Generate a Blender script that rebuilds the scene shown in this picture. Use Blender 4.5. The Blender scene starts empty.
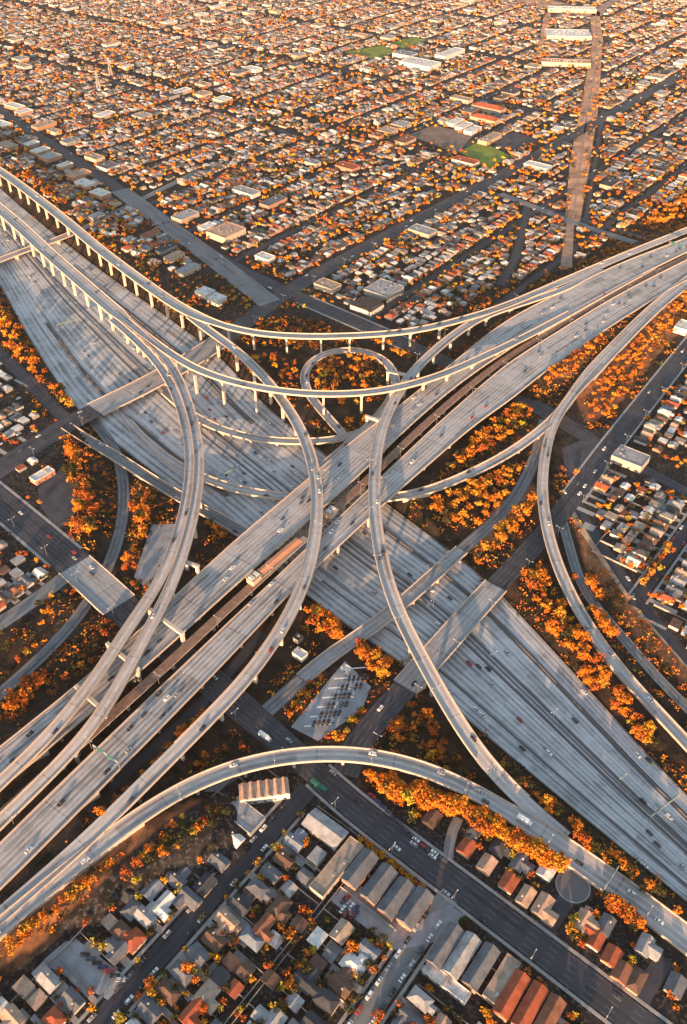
import bpy, bmesh, math, random
import numpy as np
from mathutils import Vector, Matrix
random.seed(7); rng = np.random.default_rng(7)
R = math.radians
scn = bpy.context.scene
COL = scn.collection
# ------------------------------------------------------------ camera
F, YH, CX, CY, H = 849.0, -235.0, 343.5, 512.0, 470.0
TH = math.atan((CY - YH) / F)
cd = bpy.data.cameras.new('camera'); cam = bpy.data.objects.new('camera', cd); COL.objects.link(cam)
cam.location = (0, 0, H); cam.rotation_euler = (math.pi/2 - TH, 0, 0)
cd.sensor_fit = 'VERTICAL'; cd.sensor_height = 24; cd.lens = 24 * F / 1024
cd.clip_start = 1; cd.clip_end = 60000
scn.camera = cam
# ------------------------------------------------------------ sky and sun
SUN_AZ, SUN_EL = 196.0, 6.8
w = bpy.data.worlds.new('World'); scn.world = w; w.use_nodes = True
nt = w.node_tree; bg = nt.nodes['Background']; sky = nt.nodes.new('ShaderNodeTexSky')
sky.sky_type = 'NISHITA'; sky.sun_disc = False; sky.sun_elevation = R(SUN_EL); sky.sun_rotation = R(SUN_AZ)
sky.air_density = 1.2; sky.dust_density = 0.8; sky.ozone_density = 1.5
hs = nt.nodes.new('ShaderNodeHueSaturation'); hs.inputs['Saturation'].default_value = 0.78; nt.links.new(sky.outputs[0], hs.inputs['Color']); nt.links.new(hs.outputs[0], bg.inputs[0]); bg.inputs[1].default_value = 0.15
sl = bpy.data.lights.new('sun', 'SUN'); sl.energy = 5.0; sl.angle = R(0.5); sl.color = (1.0, 0.58, 0.29)
so = bpy.data.objects.new('sun', sl); COL.objects.link(so)
sd = Vector((math.sin(R(SUN_AZ))*math.cos(R(SUN_EL)), math.cos(R(SUN_AZ))*math.cos(R(SUN_EL)), math.sin(R(SUN_EL))))
so.rotation_euler = sd.to_track_quat('Z', 'Y').to_euler()
vs = scn.view_settings; vs.view_transform = 'Standard'; vs.look = 'None'; vs.gamma = 1.0; vs.exposure = 1.7; vs.use_curve_mapping = False
try:
    scn.cycles.volume_bounces = 0; scn.cycles.max_bounces = 4; scn.cycles.volume_step_rate = 4
except Exception: pass

# ------------------------------------------------------------ photo point -> place at height z; street grid frame (u along the cross streets)
GB = R(38.0); sB, cB = math.sin(GB), math.cos(GB)
def W(x, y, z=0.0):
    dx = x - CX; up = CY - y
    d = (dx, F*math.cos(TH) + up*math.sin(TH), -F*math.sin(TH) + up*math.cos(TH))
    t = (z - H) / d[2]
    return (d[0]*t, d[1]*t)
def uvw(u, v): return (u*sB + v*cB, u*cB - v*sB)
def wuv(x, y): return (x*sB + y*cB, x*cB - y*sB)
def pix(x, y, z=0.0):
    dz = z - H
    dep = y*math.cos(TH) - dz*math.sin(TH); upc = y*math.sin(TH) + dz*math.cos(TH)
    if dep < 1: return (-9999, -9999, 1)
    return (CX + F*x/dep, CY - F*upc/dep, dep)

# ------------------------------------------------------------ materials
MATS = {}
def newmat(name):
    m = bpy.data.materials.new(name); m.use_nodes = True; MATS[name] = m
    n = m.node_tree; return m, n, n.nodes['Principled BSDF']
def nd(n, t, **k):
    o = n.nodes.new(t)
    for a, b in k.items(): setattr(o, a, b)
    return o
def mth(n, op, a, b=None, c=None):
    o = n.nodes.new('ShaderNodeMath'); o.operation = op
    for i, s in enumerate((a, b, c)):
        if s is None: continue
        if isinstance(s, (int, float)): o.inputs[i].default_value = s
        else: n.links.new(s, o.inputs[i])
    return o.outputs[0]
def mixc(n, f, a, b, mode='MIX'):
    o = n.nodes.new('ShaderNodeMix'); o.data_type = 'RGBA'; o.blend_type = mode
    for i, s in ((0, f), (6, a), (7, b)):
        if isinstance(s, (int, float)): o.inputs[i].default_value = s
        elif isinstance(s, tuple): o.inputs[i].default_value = (*s[:3], 1)
        else: n.links.new(s, o.inputs[i])
    return o.outputs[2]
def noise(n, vec, scale, detail=3.0, rough=0.6):
    o = n.nodes.new('ShaderNodeTexNoise'); o.inputs['Scale'].default_value = scale; o.inputs['Detail'].default_value = detail
    o.inputs['Roughness'].default_value = rough
    if vec is not None: n.links.new(vec, o.inputs['Vector'])
    return o.outputs['Fac']
def ramp(n, f, lo, hi):
    o = n.nodes.new('ShaderNodeMapRange'); o.inputs[1].default_value = lo; o.inputs[2].default_value = hi
    n.links.new(f, o.inputs[0]); return o.outputs[0]
def simple(name, c, rough=0.8, var=0.25, scale=0.35, metal=0.0, spec=0.3):
    if name in MATS: return MATS[name]
    m, n, p = newmat(name)
    g = nd(n, 'ShaderNodeNewGeometry')
    f = noise(n, g.outputs['Position'], scale, 4)
    f = ramp(n, f, .3, .7)
    col = mixc(n, f, tuple(x*(1-var) for x in c), tuple(min(1, x*(1+var)) for x in c))
    n.links.new(col, p.inputs['Base Color']); p.inputs['Roughness'].default_value = rough
    p.inputs['Metallic'].default_value = metal; p.inputs['Specular IOR Level'].default_value = spec
    return m
def road_mat(name, c, half, lane=3.6, line=0.6, yellow=False, streak=0.45, wear=0.3, joint=0.0, warm=None):
    m, n, p = newmat(name)
    uv = nd(n, 'ShaderNodeUVMap'); sp = nd(n, 'ShaderNodeSeparateXYZ'); n.links.new(uv.outputs[0], sp.inputs[0])
    U, V = sp.outputs[0], sp.outputs[1]
    x = mth(n, 'DIVIDE', U, lane); x = mth(n, 'ADD', x, 50.0 + (0.0 if round(half*2/lane) % 2 == 0 else 0.5))
    fr = mth(n, 'FRACT', x); fl = mth(n, 'FLOOR', x)
    cc = nd(n, 'ShaderNodeCombineXYZ'); n.links.new(mth(n, 'MULTIPLY', fl, 17.31), cc.inputs[0]); n.links.new(mth(n, 'MULTIPLY', V, 0.006), cc.inputs[1])
    ln = noise(n, cc.outputs[0], 1.0, 2)                              # each lane its own tone
    c2 = nd(n, 'ShaderNodeCombineXYZ'); n.links.new(mth(n, 'MULTIPLY', U, 1.1), c2.inputs[0]); n.links.new(mth(n, 'MULTIPLY', V, 0.012), c2.inputs[1])
    st = noise(n, c2.outputs[0], 1.0, 4, 0.7)                         # long tyre streaks
    g = nd(n, 'ShaderNodeNewGeometry')
    pn = noise(n, g.outputs['Position'], 0.045, 6, 0.75)
    cen = mth(n, 'SUBTRACT', 1.0, mth(n, 'MULTIPLY', mth(n, 'ABSOLUTE', mth(n, 'SUBTRACT', fr, 0.5)), 2.6))
    cen = mth(n, 'POWER', mth(n, 'MAXIMUM', cen, 0.0), 1.6)
    k = mth(n, 'MULTIPLY', cen, mth(n, 'MULTIPLY', ramp(n, ln, .3, .7), streak))
    k = mth(n, 'ADD', k, mth(n, 'MULTIPLY', ramp(n, st, .42, .72), wear))
    k = mth(n, 'MULTIPLY', k, mth(n, 'ADD', 0.55, mth(n, 'MULTIPLY', ramp(n, pn, .35, .65), 0.75)))
    k = mth(n, 'ADD', k, mth(n, 'MULTIPLY', ramp(n, pn, .42, .75), wear*0.6))
    # slabs and patches
    sl_ = nd(n, 'ShaderNodeTexWhiteNoise', noise_dimensions='2D'); c3 = nd(n, 'ShaderNodeCombineXYZ')
    n.links.new(fl, c3.inputs[0]); n.links.new(mth(n, 'FLOOR', mth(n, 'DIVIDE', V, 38.0)), c3.inputs[1]); n.links.new(c3.outputs[0], sl_.inputs['Vector'])
    k = mth(n, 'ADD', k, mth(n, 'MULTIPLY', mth(n, 'POWER', sl_.outputs['Value'], 4.0), 0.36))
    if joint:
        jf = mth(n, 'FRACT', mth(n, 'DIVIDE', V, joint)); k = mth(n, 'ADD', k, mth(n, 'MULTIPLY', mth(n, 'LESS_THAN', jf, 0.9/joint), 0.35))
    k = mth(n, 'MINIMUM', mth(n, 'MAXIMUM', k, 0.0), 0.85)
    dark = tuple(q*0.22 for q in c)
    col = mixc(n, k, c, dark)
    # lane lines, dashed
    edge = mth(n, 'MINIMUM', fr, mth(n, 'SUBTRACT', 1.0, fr))
    lm = mth(n, 'LESS_THAN', edge, 0.045)
    dash = mth(n, 'LESS_THAN', mth(n, 'FRACT', mth(n, 'DIVIDE', V, 12.0)), 0.45)
    inner = mth(n, 'LESS_THAN', mth(n, 'ABSOLUTE', U), half - 1.6)
    lm = mth(n, 'MULTIPLY', mth(n, 'MULTIPLY', lm, dash), inner)
    ed = mth(n, 'LESS_THAN', mth(n, 'ABSOLUTE', mth(n, 'SUBTRACT', mth(n, 'ABSOLUTE', U), half - 1.1)), 0.14)
    lm = mth(n, 'MULTIPLY', mth(n, 'MAXIMUM', lm, ed), line)
    col = mixc(n, lm, col, (0.75, 0.74, 0.7))
    if yellow:
        ym = mth(n, 'MULTIPLY', mth(n, 'LESS_THAN', mth(n, 'ABSOLUTE', mth(n, 'SUBTRACT', mth(n, 'ABSOLUTE', U), 0.3)), 0.13), 0.8)
        col = mixc(n, ym, col, (0.6, 0.38, 0.06))
    n.links.new(col, p.inputs['Base Color']); p.inputs['Roughness'].default_value = 0.75; p.inputs['Specular IOR Level'].default_value = 0.25
    return m
CON = (0.37, 0.36, 0.37)
road_mat('concrete_freeway', (0.54, 0.54, 0.56), 40, streak=0.95, wear=0.55, line=.3)
road_mat('concrete_deck', (0.47, 0.435, 0.43), 14, streak=0.8, wear=0.42, joint=55)
road_mat('concrete_ramp', (0.47, 0.43, 0.42), 5, lane=4.2, streak=0.6, wear=0.25, joint=48)
road_mat('concrete_ramp_wide', (0.46, 0.425, 0.415), 7, lane=3.9, streak=0.6, wear=0.28, joint=48)
road_mat('concrete_overpass', (0.34, 0.335, 0.345), 12, streak=0.35, wear=0.35, joint=40, line=.3)
road_mat('asphalt_ramp', (0.17, 0.175, 0.19), 4.5, streak=0.3, wear=0.3, line=.3)
road_mat('asphalt_avenue', (0.06, 0.06, 0.074), 11, streak=0.25, wear=0.45, line=.12)
road_mat('pale_avenue', (0.2, 0.2, 0.21), 14, streak=0.25, wear=0.3, line=.22)
road_mat('asphalt_street', (0.045, 0.048, 0.062), 5.2, lane=5.2, line=0.0, streak=0.3, wear=0.3)
road_mat('pale_street', (0.22, 0.22, 0.225), 5.2, lane=5.2, line=0.0, streak=0.3, wear=0.3)
simple('barrier', (0.46, 0.36, 0.3), .8, .15, .5)
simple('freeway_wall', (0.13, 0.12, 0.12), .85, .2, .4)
simple('deck_side', (0.45, 0.39, 0.35), .85, .25, .3)
simple('pier', (0.5, 0.43, 0.38), .8, .15, .3)
simple('sidewalk', (0.3, 0.28, 0.27), .85, .2, .2)
simple('fence', (0.34, 0.29, 0.26), .8, .3, .1)
simple('metal', (0.35, 0.35, 0.36), .45, .1, 1, .6)
simple('steel_tower', (0.5, 0.48, 0.46), .5, .1, 1, .4)
simple('track_bed', (0.27, 0.15, 0.1), .9, .35, .3)
simple('rail', (0.3, 0.22, 0.18), .5, .2, .3, .5)
simple('lot_concrete', (0.26, 0.265, 0.285), .85, .25, .12)
simple('lot_asphalt', (0.05, 0.052, 0.066), .85, .35, .12)
simple('field_green', (0.16, 0.2, 0.03), .9, .3, .05)
simple('field_dirt', (0.17, 0.12, 0.1), .9, .3, .05)
simple('corridor_dirt', (0.44, 0.24, 0.15), .9, .6, .03)
simple('dirt_grey', (0.3, 0.2, 0.15), .9, .4, .06)
simple('sand_path', (0.42, 0.27, 0.18), .9, .3, .1)
simple('white_paint', (0.75, 0.74, 0.72), .6, .08, .5)
simple('salmon_roof', (0.6, 0.25, 0.13), .6, .12, .3)
simple('glass_dark', (0.03, 0.035, 0.045), .15, .1, 1, 0, .6)
simple('tyre', (0.02, 0.02, 0.02), .8, .1, 1)
simple('bark', (0.09, 0.055, 0.035), .9, .2, 1)
def ground_mat():
    m, n, p = newmat('ground')
    g = nd(n, 'ShaderNodeNewGeometry'); a = nd(n, 'ShaderNodeAttribute', attribute_name='zone'); sp = nd(n, 'ShaderNodeSeparateColor')
    n.links.new(a.outputs['Color'], sp.inputs[0])
    n1 = noise(n, g.outputs['Position'], 0.09, 5, .7); n2 = noise(n, g.outputs['Position'], 0.02, 4, .6); n3 = noise(n, g.outputs['Position'], 0.45, 3, .6)
    yard = mixc(n, ramp(n, n1, .38, .62), (0.008, 0.008, 0.008), (0.034, 0.028, 0.028))
    yard = mixc(n, ramp(n, n3, .52, .7), yard, (0.1, 0.09, 0.09))
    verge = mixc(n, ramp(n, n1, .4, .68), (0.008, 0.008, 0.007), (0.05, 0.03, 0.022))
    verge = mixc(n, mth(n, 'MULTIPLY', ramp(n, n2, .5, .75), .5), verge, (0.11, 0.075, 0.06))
    dirt = mixc(n, ramp(n, n1, .3, .7), (0.06, 0.028, 0.018), (0.4, 0.17, 0.08))
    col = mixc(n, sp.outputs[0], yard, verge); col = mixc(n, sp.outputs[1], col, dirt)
    n.links.new(col, p.inputs['Base Color']); p.inputs['Roughness'].default_value = .95; p.inputs['Specular IOR Level'].default_value = .1
    return m
ground_mat()
def leaf_mat(name, c):
    m, n, p = newmat(name)
    g = nd(n, 'ShaderNodeNewGeometry'); oi = nd(n, 'ShaderNodeObjectInfo')
    f = noise(n, g.outputs['Position'], 0.5, 3)
    col = mixc(n, ramp(n, f, .3, .7), tuple(x*.55 for x in c), tuple(min(1, x*1.35) for x in c))
    n.links.new(col, p.inputs['Base Color']); p.inputs['Roughness'].default_value = .85; p.inputs['Specular IOR Level'].default_value = .1
    return m
LEAF = [leaf_mat('leaf_orange', (0.62, 0.19, 0.018)), leaf_mat('leaf_amber', (0.58, 0.27, 0.025)), leaf_mat('leaf_rust', (0.4, 0.1, 0.02)),
        leaf_mat('leaf_dark', (0.05, 0.045, 0.018)), leaf_mat('leaf_yellow', (0.42, 0.3, 0.03))]
LEAFN = ['bright orange', 'amber', 'rust red', 'dark olive', 'yellow green']
ROOFC = [('pale grey', (.42, .42, .44)), ('white', (.68, .66, .64)), ('tan', (.5, .38, .3)), ('slate grey', (.17, .18, .21)), ('brown', (.17, .1, .075)),
         ('red tiled', (.46, .12, .06)), ('charcoal', (.07, .075, .09)), ('peach', (.62, .4, .29)), ('blue grey', (.25, .29, .36)), ('rust brown', (.3, .13, .08))]
ROOFC = [(n, tuple(x*(.72 if n != 'white' else .9) for x in c)) for n, c in ROOFC]
def roof_mat(name, c):
    m, n, p = newmat(name); g = nd(n, 'ShaderNodeNewGeometry')
    a = noise(n, g.outputs['Position'], .22, 5, .7); b = noise(n, g.outputs['Position'], 1.6, 2, .6)
    col = mixc(n, ramp(n, a, .35, .68), tuple(x*1.2 for x in c), tuple(x*.62 for x in c)); col = mixc(n, mth(n, 'MULTIPLY', ramp(n, b, .5, .7), .35), col, tuple(x*.5+.02 for x in c))
    n.links.new(col, p.inputs['Base Color']); p.inputs['Roughness'].default_value = .85; p.inputs['Specular IOR Level'].default_value = .2
    return m
ROOFM = [roof_mat('roof_'+n.replace(' ', '_'), c) for n, c in ROOFC]
WALLC = [('cream', (.62, .5, .4)), ('white', (.72, .68, .64)), ('beige', (.5, .38, .29)), ('grey', (.35, .34, .34)), ('salmon', (.55, .28, .19))]
WALLC = [(n, tuple(x*.72 for x in c)) for n, c in WALLC]
WALLM = [simple('wall_'+n, c, .85, .12, .4) for n, c in WALLC]
CARC = [('white', (.75, .75, .75)), ('black', (.015, .015, .018)), ('silver', (.4, .41, .43)), ('dark grey', (.07, .07, .08)), ('red', (.35, .02, .015)), ('dark blue', (.02, .04, .12))]
CARM = []
for nme, c in CARC:
    m_, n_, p_ = newmat('car_paint_'+nme.replace(' ', '_')); p_.inputs['Base Color'].default_value = (*c, 1); p_.inputs['Roughness'].default_value = .3; CARM.append(m_)
simple('bus_paint', (0.02, 0.13, 0.1), .4, .1, .5)

# ------------------------------------------------------------ mesh helpers
class MB:
    def __init__(s): s.v = []; s.f = []; s.m = []; s.uv = []
    def face(s, pts, mi=0, uvs=None):
        b = len(s.v); s.v.extend(pts); s.f.append(tuple(range(b, b+len(pts)))); s.m.append(mi); s.uv.append(uvs)
    def box(s, cx, cy, z0, z1, lx, ly, ang=0, mi=0, bottom=False):
        ca, sa = math.cos(ang), math.sin(ang)
        P = [(cx + x*ca - y*sa, cy + x*sa + y*ca) for x, y in ((-lx/2, -ly/2), (lx/2, -ly/2), (lx/2, ly/2), (-lx/2, ly/2))]
        s.prism(P, z0, z1, mi, bottom)
    def prism(s, P, z0, z1, mi=0, bottom=False):
        k = len(P)
        for i in range(k):
            a, b = P[i], P[(i+1) % k]; s.face([(*a, z0), (*b, z0), (*b, z1), (*a, z1)], mi)
        s.face([(*q, z1) for q in P], mi)
        if bottom: s.face([(*q, z0) for q in reversed(P)], mi)
    def bar(s, a, b, r=0.1, mi=0):
        a, b = Vector(a), Vector(b); d = (b-a).normalized(); x = d.orthogonal().normalized()*r; y = d.cross(x)
        c = [x+y, -x+y, -x-y, x-y]
        for i in range(4):
            p, q = c[i], c[(i+1) % 4]; s.face([tuple(a+p), tuple(b+p), tuple(b+q), tuple(a+q)], mi)
    def cyl(s, cx, cy, z0, z1, r0, r1, k=8, mi=0):
        A = [2*math.pi*i/k for i in range(k)]
        for i in range(k):
            a, b = A[i], A[(i+1) % k]
            s.face([(cx+r0*math.cos(a), cy+r0*math.sin(a), z0), (cx+r0*math.cos(b), cy+r0*math.sin(b), z0), (cx+r1*math.cos(b), cy+r1*math.sin(b), z1), (cx+r1*math.cos(a), cy+r1*math.sin(a), z1)], mi)
        s.face([(cx+r1*math.cos(a), cy+r1*math.sin(a), z1) for a in A], mi)
    def mesh(s, name, mats):
        me = bpy.data.meshes.new(name); me.from_pydata(s.v, [], s.f)
        for m in mats: me.materials.append(MATS[m] if isinstance(m, str) else m)
        me.polygons.foreach_set('material_index', s.m)
        if any(u is not None for u in s.uv):
            l = me.uv_layers.new(name='UVMap'); flat = []
            for f, u in zip(s.f, s.uv):
                for i in range(len(f)): flat.extend(u[i] if u else (0, 0))
            l.data.foreach_set('uv', flat)
        me.update(); return me
    def build(s, name, mats, parent=None, loc=None, **tg):
        o = bpy.data.objects.new(name, s.mesh(name, mats if isinstance(mats, list) else [mats])); COL.objects.link(o)
        if loc: o.location = loc
        if parent: o.parent = parent
        tag(o, **tg); return o
def tag(o, label=None, cat=None, group=None, kind=None):
    if label: o['label'] = label
    if cat: o['category'] = cat
    if group: o['group'] = group
    if kind: o['kind'] = kind
    return o
def empty(name, loc, rz=0, **tg):
    o = bpy.data.objects.new(name, None); COL.objects.link(o); o.location = loc; o.rotation_euler = (0, 0, rz); return tag(o, **tg)
ORD = ['first', 'second', 'third', 'fourth', 'fifth', 'sixth', 'seventh', 'eighth', 'ninth', 'tenth', 'eleventh', 'twelfth', 'thirteenth', 'fourteenth', 'fifteenth',
       'sixteenth', 'seventeenth', 'eighteenth', 'nineteenth', 'twentieth']
TENS = ['', '', 'twenty', 'thirty', 'forty', 'fifty', 'sixty', 'seventy', 'eighty', 'ninety']
def ordw(n):
    if n <= 20: return ORD[n-1]
    if n >= 100: return 'hundred and ' + ordw(n-100) if n > 100 else 'hundredth'
    t, r = divmod(n, 10)
    return TENS[t][:-1] + 'ieth' if r == 0 else TENS[t] + '-' + ORD[r-1]

# ------------------------------------------------------------ masks on a 3 m raster
MX0, MY0, MS = -2000, 60, 3.0; MNX, MNY = 1400, 1300
M_road = np.zeros((MNX, MNY), bool); M_int = M_road.copy(); M_build = M_road.copy()
gx = (MX0 + (np.arange(MNX)+.5)*MS)[:, None]; gy = (MY0 + (np.arange(MNY)+.5)*MS)[None, :]
def inpoly(P, X, Y):
    r = np.zeros(np.broadcast(X, Y).shape, bool); n = len(P); j = n-1
    for i in range(n):
        (xi, yi), (xj, yj) = P[i], P[j]
        c = ((yi > Y) != (yj > Y)) & (X < (xj-xi)*(Y-yi)/((yj-yi) or 1e-9)+xi); r ^= c; j = i
    return r
def paint_poly(M, P): M |= inpoly(P, gx, gy)
def paint_line(M, pts, rad):
    for (x, y) in pts:
        i0, i1 = int((x-rad-MX0)/MS), int((x+rad-MX0)/MS)+1; j0, j1 = int((y-rad-MY0)/MS), int((y+rad-MY0)/MS)+1
        i0, j0 = max(i0, 0), max(j0, 0)
        if i1 <= i0 or j1 <= j0: continue
        s = (gx[i0:i1]-x)**2 + (gy[:, j0:j1]-y)**2 < rad*rad
        M[i0:i1, j0:j1] |= s
def hit(M, x, y):
    i, j = int((x-MX0)/MS), int((y-MY0)/MS)
    return not (0 <= i < MNX and 0 <= j < MNY) or M[i, j]
def pp(P, z=0): return [W(*q, z) for q in P]

# ------------------------------------------------------------ curves
def smooth(pts, step=6.0, it=6):
    P = np.array(pts, float)                      # columns x y z w
    Q = np.vstack([2*P[0]-P[1], P, 2*P[-1]-P[-2]]); out = []
    for i in range(1, len(Q)-2):
        a, b, c, d = Q[i-1], Q[i], Q[i+1], Q[i+2]; n = max(2, int(np.linalg.norm((c-b)[:2])/2))
        for t in np.linspace(0, 1, n, endpoint=False):
            out.append(.5*((2*b)+(c-a)*t+(2*a-5*b+4*c-d)*t*t+(3*b-a-3*c+d)*t**3))
    out.append(Q[-2]); S = np.array(out)
    def res(S):
        L = np.r_[0, np.cumsum(np.linalg.norm(np.diff(S[:, :2], axis=0), axis=1))]; n = max(3, int(L[-1]/step)); T = np.linspace(0, L[-1], n)
        return np.stack([np.interp(T, L, S[:, k]) for k in range(S.shape[1])], 1)
    S = res(S)
    for _ in range(it*3): S[1:-1] = S[1:-1]*.5 + (S[:-2]+S[2:])*.25
    return res(S)
def path(px, w, **k): # px: (x,y,z[,w])
    return smooth([(*W(q[0], q[1], q[2]), q[2], q[3] if len(q) > 3 else w) for q in px], **k)
def normals(S):
    T = np.gradient(S[:, :2], axis=0); T /= np.linalg.norm(T, axis=1)[:, None]; return np.stack([T[:, 1], -T[:, 0]], 1)  # to the right of travel

# A freeway (ground level, in its cutting) edges, and the cutting
ZF = -6.0
FL = [(-60, 200), (-25, 240), (0, 285), (31, 342), (76, 408), (130, 455), (200, 508), (262, 560), (338, 620), (395, 660), (490, 740), (581, 816), (687, 903), (760, 962)]
FR = [(-60, 130), (-25, 163), (0, 188), (33, 217), (100, 270), (168, 318), (219, 357), (265, 405), (330, 458), (388, 505), (475, 571), (541, 638), (643, 750), (687, 796), (760, 874)]
RAMP7 = [(88, 415, -6), (112, 444, -6), (122, 470, -6), (124, 505, -6), (118, 541, -6), (102, 580, -6), (82, 612, -6), (51, 648, -6), (0, 694, -6), (-60, 745, -6)]
cutpoly = pp(FL, ZF) + pp(FR, ZF)[::-1]
r7 = path(RAMP7, 10)
# raised banks carrying the upper freeway at both ends
bankR = [uvw(*q) for q in [(705, -352), (800, -372), (990, -345), (1300, -270), (1700, -170), (1700, -60), (1300, -170), (1120, -225), (1016, -248), (880, -262), (800, -262), (740, -262), (700, -290)]]
bankL = [uvw(*q) for q in [(112, -352), (112, -262), (160, -215), (150, -208), (60, -250), (-150, -262), (-150, -360)]]
def sdist(P, X, Y):
    n = len(P); d = np.full(X.shape, 1e9)
    for i in range(n):
        (ax, ay), (bx, by) = P[i], P[(i+1) % n]; ex, ey = bx-ax, by-ay; L = ex*ex+ey*ey
        t = np.clip(((X-ax)*ex+(Y-ay)*ey)/L, 0, 1); d = np.minimum(d, np.hypot(X-ax-t*ex, Y-ay-t*ey))
    return np.where(inpoly(P, X, Y), -d, d)
def ldist(S, X, Y):
    d = np.full(X.shape, 1e9)
    for (x, y) in S[::2, :2]: d = np.minimum(d, np.hypot(X-x, Y-y))
    return d
def height(X, Y):
    X = np.asarray(X, float); Y = np.asarray(Y, float); h = np.zeros(X.shape)
    near = (np.abs(X) < 1500) & (Y < 2200) & (Y > -300)
    x, y = X[near], Y[near]
    d = np.minimum(sdist(cutpoly, x, y), ldist(r7, x, y)-6.5)
    hh = -6.35*(1-np.clip((d-1)/11.0, 0, 1))
    up = np.maximum(8.3*(1-np.clip((sdist(bankR, x, y))/32, 0, 1)), 8.3*(1-np.clip(sdist(bankL, x, y)/17, 0, 1)))
    hh = np.where(d > 11.9, np.maximum(hh, up), hh)
    h[near] = hh; return h
def h1(x, y): return float(height(np.array([x]), np.array([y]))[0])

# ------------------------------------------------------------ ground sheet
INT = pp([(-80, 120), (0, 172), (60, 215), (120, 262), (190, 310), (225, 322), (290, 316), (337, 325), (400, 332), (440, 322), (480, 296), (520, 282), (570, 268), (620, 232), (660, 212), (760, 170), (760, 250), (700, 330), (660, 365), (608, 428),
          (590, 432), (572, 400), (560, 440), (572, 505), (612, 575), (650, 625), (700, 690), (760, 760), (760, 1010), (687, 965), (640, 925), (600, 900), (545, 868), (520, 850), (440, 812), (380, 800), (345, 772), (290, 762), (240, 772), (195, 802), (117, 878), (50, 945), (0, 988), (-80, 1050),
          (-80, 700), (-20, 650), (70, 590), (110, 560), (70, 540), (62, 440), (30, 400), (0, 350), (-80, 260)])
paint_poly(M_int, INT)
DIRT = [pp(p) for p in [[(60, 885), (110, 852), (190, 800), (200, 803), (120, 872), (40, 945), (-40, 1005), (-60, 985)],
                        [(585, 425), (575, 400), (600, 365), (640, 330), (687, 282), (740, 240), (740, 280), (687, 325), (660, 352), (612, 412)],
                        [(541, 385), (560, 365), (610, 318), (640, 300), (600, 345), (570, 385)],
                        [(570, 510), (600, 545), (650, 610), (700, 670), (700, 700), (640, 640), (590, 570)],
                        [(500, 500), (535, 480), (540, 500), (480, 550), (470, 540)]]]
def grid_axis(a, b, st, far):
    c = list(np.arange(a, b, st)); g = st; x = c[-1]
    while x < far: g *= 1.35; x += g; c.append(x)
    g = st; x = c[0]
    while x > -far: g *= 1.35; x -= g; c.insert(0, x)
    return np.array(c)
ax = grid_axis(-760, 800, 4.0, 25000); ay = grid_axis(100, 1560, 4.0, 25000)
XX, YY = np.meshgrid(ax, ay, indexing='ij'); ZZ = height(XX, YY)
nx, ny = XX.shape
me = bpy.data.meshes.new('ground')
vv = np.stack([XX.ravel(), YY.ravel(), ZZ.ravel()], 1)
idx = np.arange(nx*ny).reshape(nx, ny); ff = np.stack([idx[:-1, :-1], idx[1:, :-1], idx[1:, 1:], idx[:-1, 1:]], -1).reshape(-1, 4)
me.vertices.add(len(vv)); me.vertices.foreach_set('co', vv.ravel()); me.loops.add(ff.size); me.loops.foreach_set('vertex_index', ff.ravel().astype(np.int32))
me.polygons.add(len(ff)); me.polygons.foreach_set('loop_start', np.arange(0, ff.size, 4, dtype=np.int32)); me.polygons.foreach_set('loop_total', np.full(len(ff), 4, np.int32))
me.update(calc_edges=True)
zc = np.zeros((len(vv), 4), np.float32); zc[:, 3] = 1
zc[:, 0] = inpoly(INT, XX, YY).ravel()
for p in DIRT: zc[:, 1] = np.maximum(zc[:, 1], inpoly(p, XX, YY).ravel())
at_ = me.color_attributes.new('zone', 'FLOAT_COLOR', 'POINT'); at_.data.foreach_set('color', zc.ravel())
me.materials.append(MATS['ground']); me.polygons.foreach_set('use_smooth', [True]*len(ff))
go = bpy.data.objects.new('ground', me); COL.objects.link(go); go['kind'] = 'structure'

def flat(name, px, mat, z=0.05, mask=True, **tg):
    P = pp(px); mb = MB()
    mb.face([(x, y, z) for x, y in P], 0)
    me = mb.mesh(name, [mat]); o = bpy.data.objects.new(name, me); COL.objects.link(o)
    bm = bmesh.new(); bm.from_mesh(me); bm.normal_update()
    if bm.faces[:][0].normal.z < 0: bmesh.ops.reverse_faces(bm, faces=bm.faces)
    bm.to_mesh(me); bm.free()
    if mask: paint_poly(M_road, P)
    tag(o, **(tg or {'kind': 'structure'})); return o

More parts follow.
